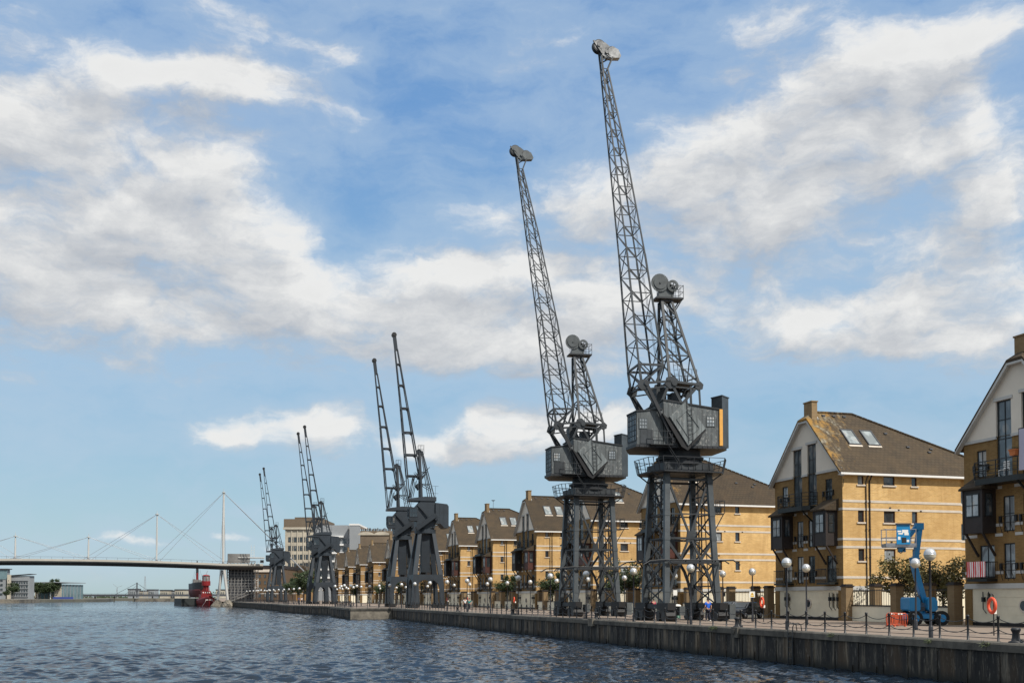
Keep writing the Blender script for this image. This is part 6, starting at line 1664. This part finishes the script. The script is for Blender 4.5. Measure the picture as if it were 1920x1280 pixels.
for i, (x, zc, s_) in enumerate(((556,470,12),(566,455,11))):
    px, py = at(x, zc); t = thing('riverside_flats', ('narrow yellow brick flats below the mill, left one','narrow yellow brick flats below the mill, right one')[i], 'flats', (px, py, Q), -TH)
    m = MB(); m.box(-3,4,0,12,0,s_); m.build('wall', MT['brick_far'], t); m = MB(); m.prism([(-3.3,s_),(4.3,s_),(.5,s_+4)], (0,-.3,0), (1,0,0), (0,0,1), (0,1,0), 12.6); m.build('roof', MT['roof'], t)
    for c in (-1.5,1.2):
        for r_ in range(4): m = MB(); m.box(c,c+1.1,-.08,0,3+3.2*r_,4.6+3.2*r_); m.build('window', MT['glass'], t)

# ------------------------------------------------------------------ left bank
t, wd, h = slab_building('glass_building', 'grey curved front building cut off at the left edge', 'building', -20, 11, 1067, 760, 6, MT['grey_block'], 1.9)
m = MB(); m.box(1,wd+1,-.3,0,h-7,h-.6); m.build('glass_top', MT['curtain_wall'], t)
m = MB(); m.box(-1,wd+1.4,-1.2,6.5,h,h+.6); m.build('roof', MT['far_dark'], t)
for r_ in range(4): m = MB(); m.box(2,wd-2.2,-.15,0,2.5+3.3*r_,4.2+3.3*r_); m.build('window_band', MT['glass'], t)
t, wd, h = slab_building('stair_block', 'narrow cream stair block with round windows between the left bank buildings', 'building', 13.5, 18.5, 1077, 758, 2, MT['mill'], 1.9)
for r_ in range(5): m = MB(); m.disc((wd/2,-.05,3.5+2.4*r_),(0,1,0),.35,.1,12); m.build('porthole', MT['glass'], t)
t, wd, h = slab_building('office_building', 'pale grey office with window grid and upswept roof on the left bank', 'building', 19, 55, 1079, 762, 8, MT['grey_block'], 1.8)
for c in range(7):
    for r_ in range(4): m = MB(); m.box(1+c*1.75,2.1+c*1.75,-.15,0,2.2+2.9*r_,4.3+2.9*r_); m.build('window', MT['glass'], t)
m = MB()
for r_ in range(5): m.box(0,13,-.5,0,1.3+2.9*r_,1.5+2.9*r_)
m.build('sunshades', MT['far_dark'], t)
m = MB(); m.prism([(-.5,h),(wd+1.5,h+1.1),(wd+1.2,h+1.5),(-.5,h+.4)], (0,-1,0), (1,0,0), (0,0,1), (0,1,0), 9.5); m.build('roof', MT['far_dark'], t)
t, wd, h = slab_building('campus_building', 'long glass building with flat overhanging roof and splayed columns', 'building', 66, 116, 1095, 800, 40, MT['curtain_wall'], 1.8)
m = MB(); m.prism([(-1,h+1.0),(wd*.45,h+1.3),(wd+1.6,h+1.2),(wd+1.6,h+1.7),(wd*.45,h+1.8),(-1,h+1.5)], (0,-4,0), (1,0,0), (0,0,1), (0,1,0), 45); m.build('roof', MT['grey_block'], t)
m = MB(); m.box(14.5,20,-.5,0,0,h+.5); m.box(0,3,-.5,0,0,h*.9); m.build('stone_panel', MT['mill'], t)
for x in (3.5, 13):
    m = MB(); m.bar((x,-3,0),(x,-3,h-3),.5); m.bar((x,-3,h-3),(x-1.6,-3,h+1),.35); m.bar((x,-3,h-3),(x+1.6,-3,h+1),.35); m.build('splayed_column', MT['white'], t)
for c in range(6): m = MB(); m.box(wd,wd+.3,3+c*6.2,3.5+c*6.2,0,h); m.build('mullion', MT['grey_block'], t)
for i, (x, zc, s_, lb) in enumerate(((13,740,1.3,'small tree before the stair block on the left bank'), (25,745,2.2,'tree in front of the pale grey office on the left bank'), (68,790,2.2,'leftmost tree of the clump before the long glass building'), (76,792,2.4,'tree second from left in the clump before the long glass building'),
        (84,794,2.3,'middle tree of the clump before the long glass building'), (91,796,2.4,'tree second from right in the clump before the long glass building'), (99,798,2.9,'rightmost, tallest tree of the clump before the long glass building'))):
    px, py = at(x, zc); o = dup(tC, (px, py, 1.8), 1.1*i, lb); o.scale = (s_, s_, s_*.95); o['group'] = 'left bank trees'
m = MB(); xa, ya = at(100,790); m.box(0,14,-.5,.5,0,1.6); o = m.build('blue_hoarding', MT['blue_hoard'], None, (xa,ya,1.8)); tag(o, 'blue hoarding on the left bank right of the tree clump', 'hoarding')
# dark low road bridge closing the dock, masts, turbine, houses beyond
rb2 = thing('road_bridge', 'long low dark road viaduct across the far end of the dock', 'bridge', (0, 0, 0))
xa, ya = at(105, 860); xb, yb = at(425, 900)
m = MB(); m.bar((xa,ya,4.6),(xb,yb,4.8),6,1.7); m.build('deck', MT['far_dark'], rb2)
m = MB()
for k in range(26): m.bar((lerp(xa,xb,k/25),lerp(ya,yb,k/25)-3,4.9),(lerp(xa,xb,k/25),lerp(ya,yb,k/25)-3,6.0),.12)
m.bar((xa,ya-3,6.0),(xb,yb-3,6.2),.12); m.build('railing', MT['far_dark'], rb2)
for k in range(1,9): m = MB(); x, y = lerp(xa,xb,k/9), lerp(ya,yb,k/9); m.box(x-.5,x+.5,y-2,y+2,-1,3.8); m.build('pier', MT['land'], rb2)
lb2 = thing('swing_bridge', 'dark masted swing bridge with thin stays far beyond the dock', 'bridge', (*at(257,900), 0))
m = MB(); m.bar((0,0,3),(0,0,15.5),1.0); m.box(-1.2,1.2,-1,1,8,10.5); m.build('mast', MT['far_dark'], lb2)
m = MB(); m.tube([(0,0,15),(-18,0,5)],.14,4); m.tube([(0,0,15),(14,0,5)],.14,4); m.tube([(0,0,13),(-10,0,5)],.1,4); m.build('stays', MT['far_dark'], lb2)
px, py = at(272, 1150)
pyl = thing('radio_mast', 'thin lattice radio mast on the horizon', 'mast', (px, py, 1.9))
m = MB()
for q in ((-1,-1),(1,-1),(1,1),(-1,1)): m.bar((q[0]*1.6,q[1]*1.6,0),(q[0]*.35,q[1]*.35,24),.3)
for k in range(9):
    a = 1.6-.14*k; z = 2.6*k; b = a-.14; m.bar((-a,-a,z),(b,-b,z+2.6),.2); m.bar((a,-a,z),(-b,-b,z+2.6),.2)
m.build('lattice', MT['cable'], pyl)
px, py = at(220, 1300); wt = thing('wind_turbine', 'small pale wind turbine on the horizon', 'wind turbine', (px, py, 1.9))
m = MB(); m.tube([(0,0,0),(0,0,13)],[.45,.3],8); m.build('tower', MT['cable'], wt)
for k in range(3): a = R(20+120*k); m = MB(); m.bar((0,-.5,13),(6*math.cos(a),-.5,13+6*math.sin(a)),.35,.15,(0,1,0)); m.build('blade', MT['cable'], wt)
fh = [(240,256,1103,1180),(258,272,1106,1190),(276,290,1104,1200),(300,316,1105,1110),(317,328,1106,1120),(328,346,1104,1112),(346,358,1106,1130),(405,422,1104,1160)]
for i, (a, b, yt, zc) in enumerate(fh):
    t, wd, h = slab_building('far_house', 'low pale house block on the far shore with flat dark roof', 'house', a, b, yt+2, zc, 14, MT['mill'] if i % 2 else MT['grey_block'], 1.9)
    t['group'] = 'low blocks on the far shore'
    m = MB(); m.box(-.3,wd+.3,-.4,14.4,h,h+1.1); m.build('roof', MT['far_dark'], t)
    for c in range(4): m = MB(); m.box(wd*(.1+.22*c),wd*(.2+.22*c),-.1,0,h*.45,h*.8); m.build('window', MT['glass'], t)
# distant tree line, one mass
rnd = random.Random(4); m = MB()
for k in range(5200):
    x = rnd.uniform(-700, 900); base = 5.5 + 2.5*math.sin(x*.013)+1.8*math.sin(x*.041+1); y = 1420 + rnd.uniform(-20,20)
    p = Vector((x, y, 1.5 + rnd.random()**.7*base)); a = Vector((rnd.gauss(0,1),rnd.gauss(0,.3),rnd.gauss(0,1))).normalized()*rnd.uniform(.8,1.9); b = Vector((rnd.gauss(0,1),0,rnd.gauss(0,1))).normalized()*rnd.uniform(.5,1.2)
    m.add([p-a,p+b,p+a,p-b],[(0,1,2,3)])
tag(m.build('tree_line', MT['leaf_dark']), 'dark line of far off trees along the horizon', 'trees', None, 'stuff')
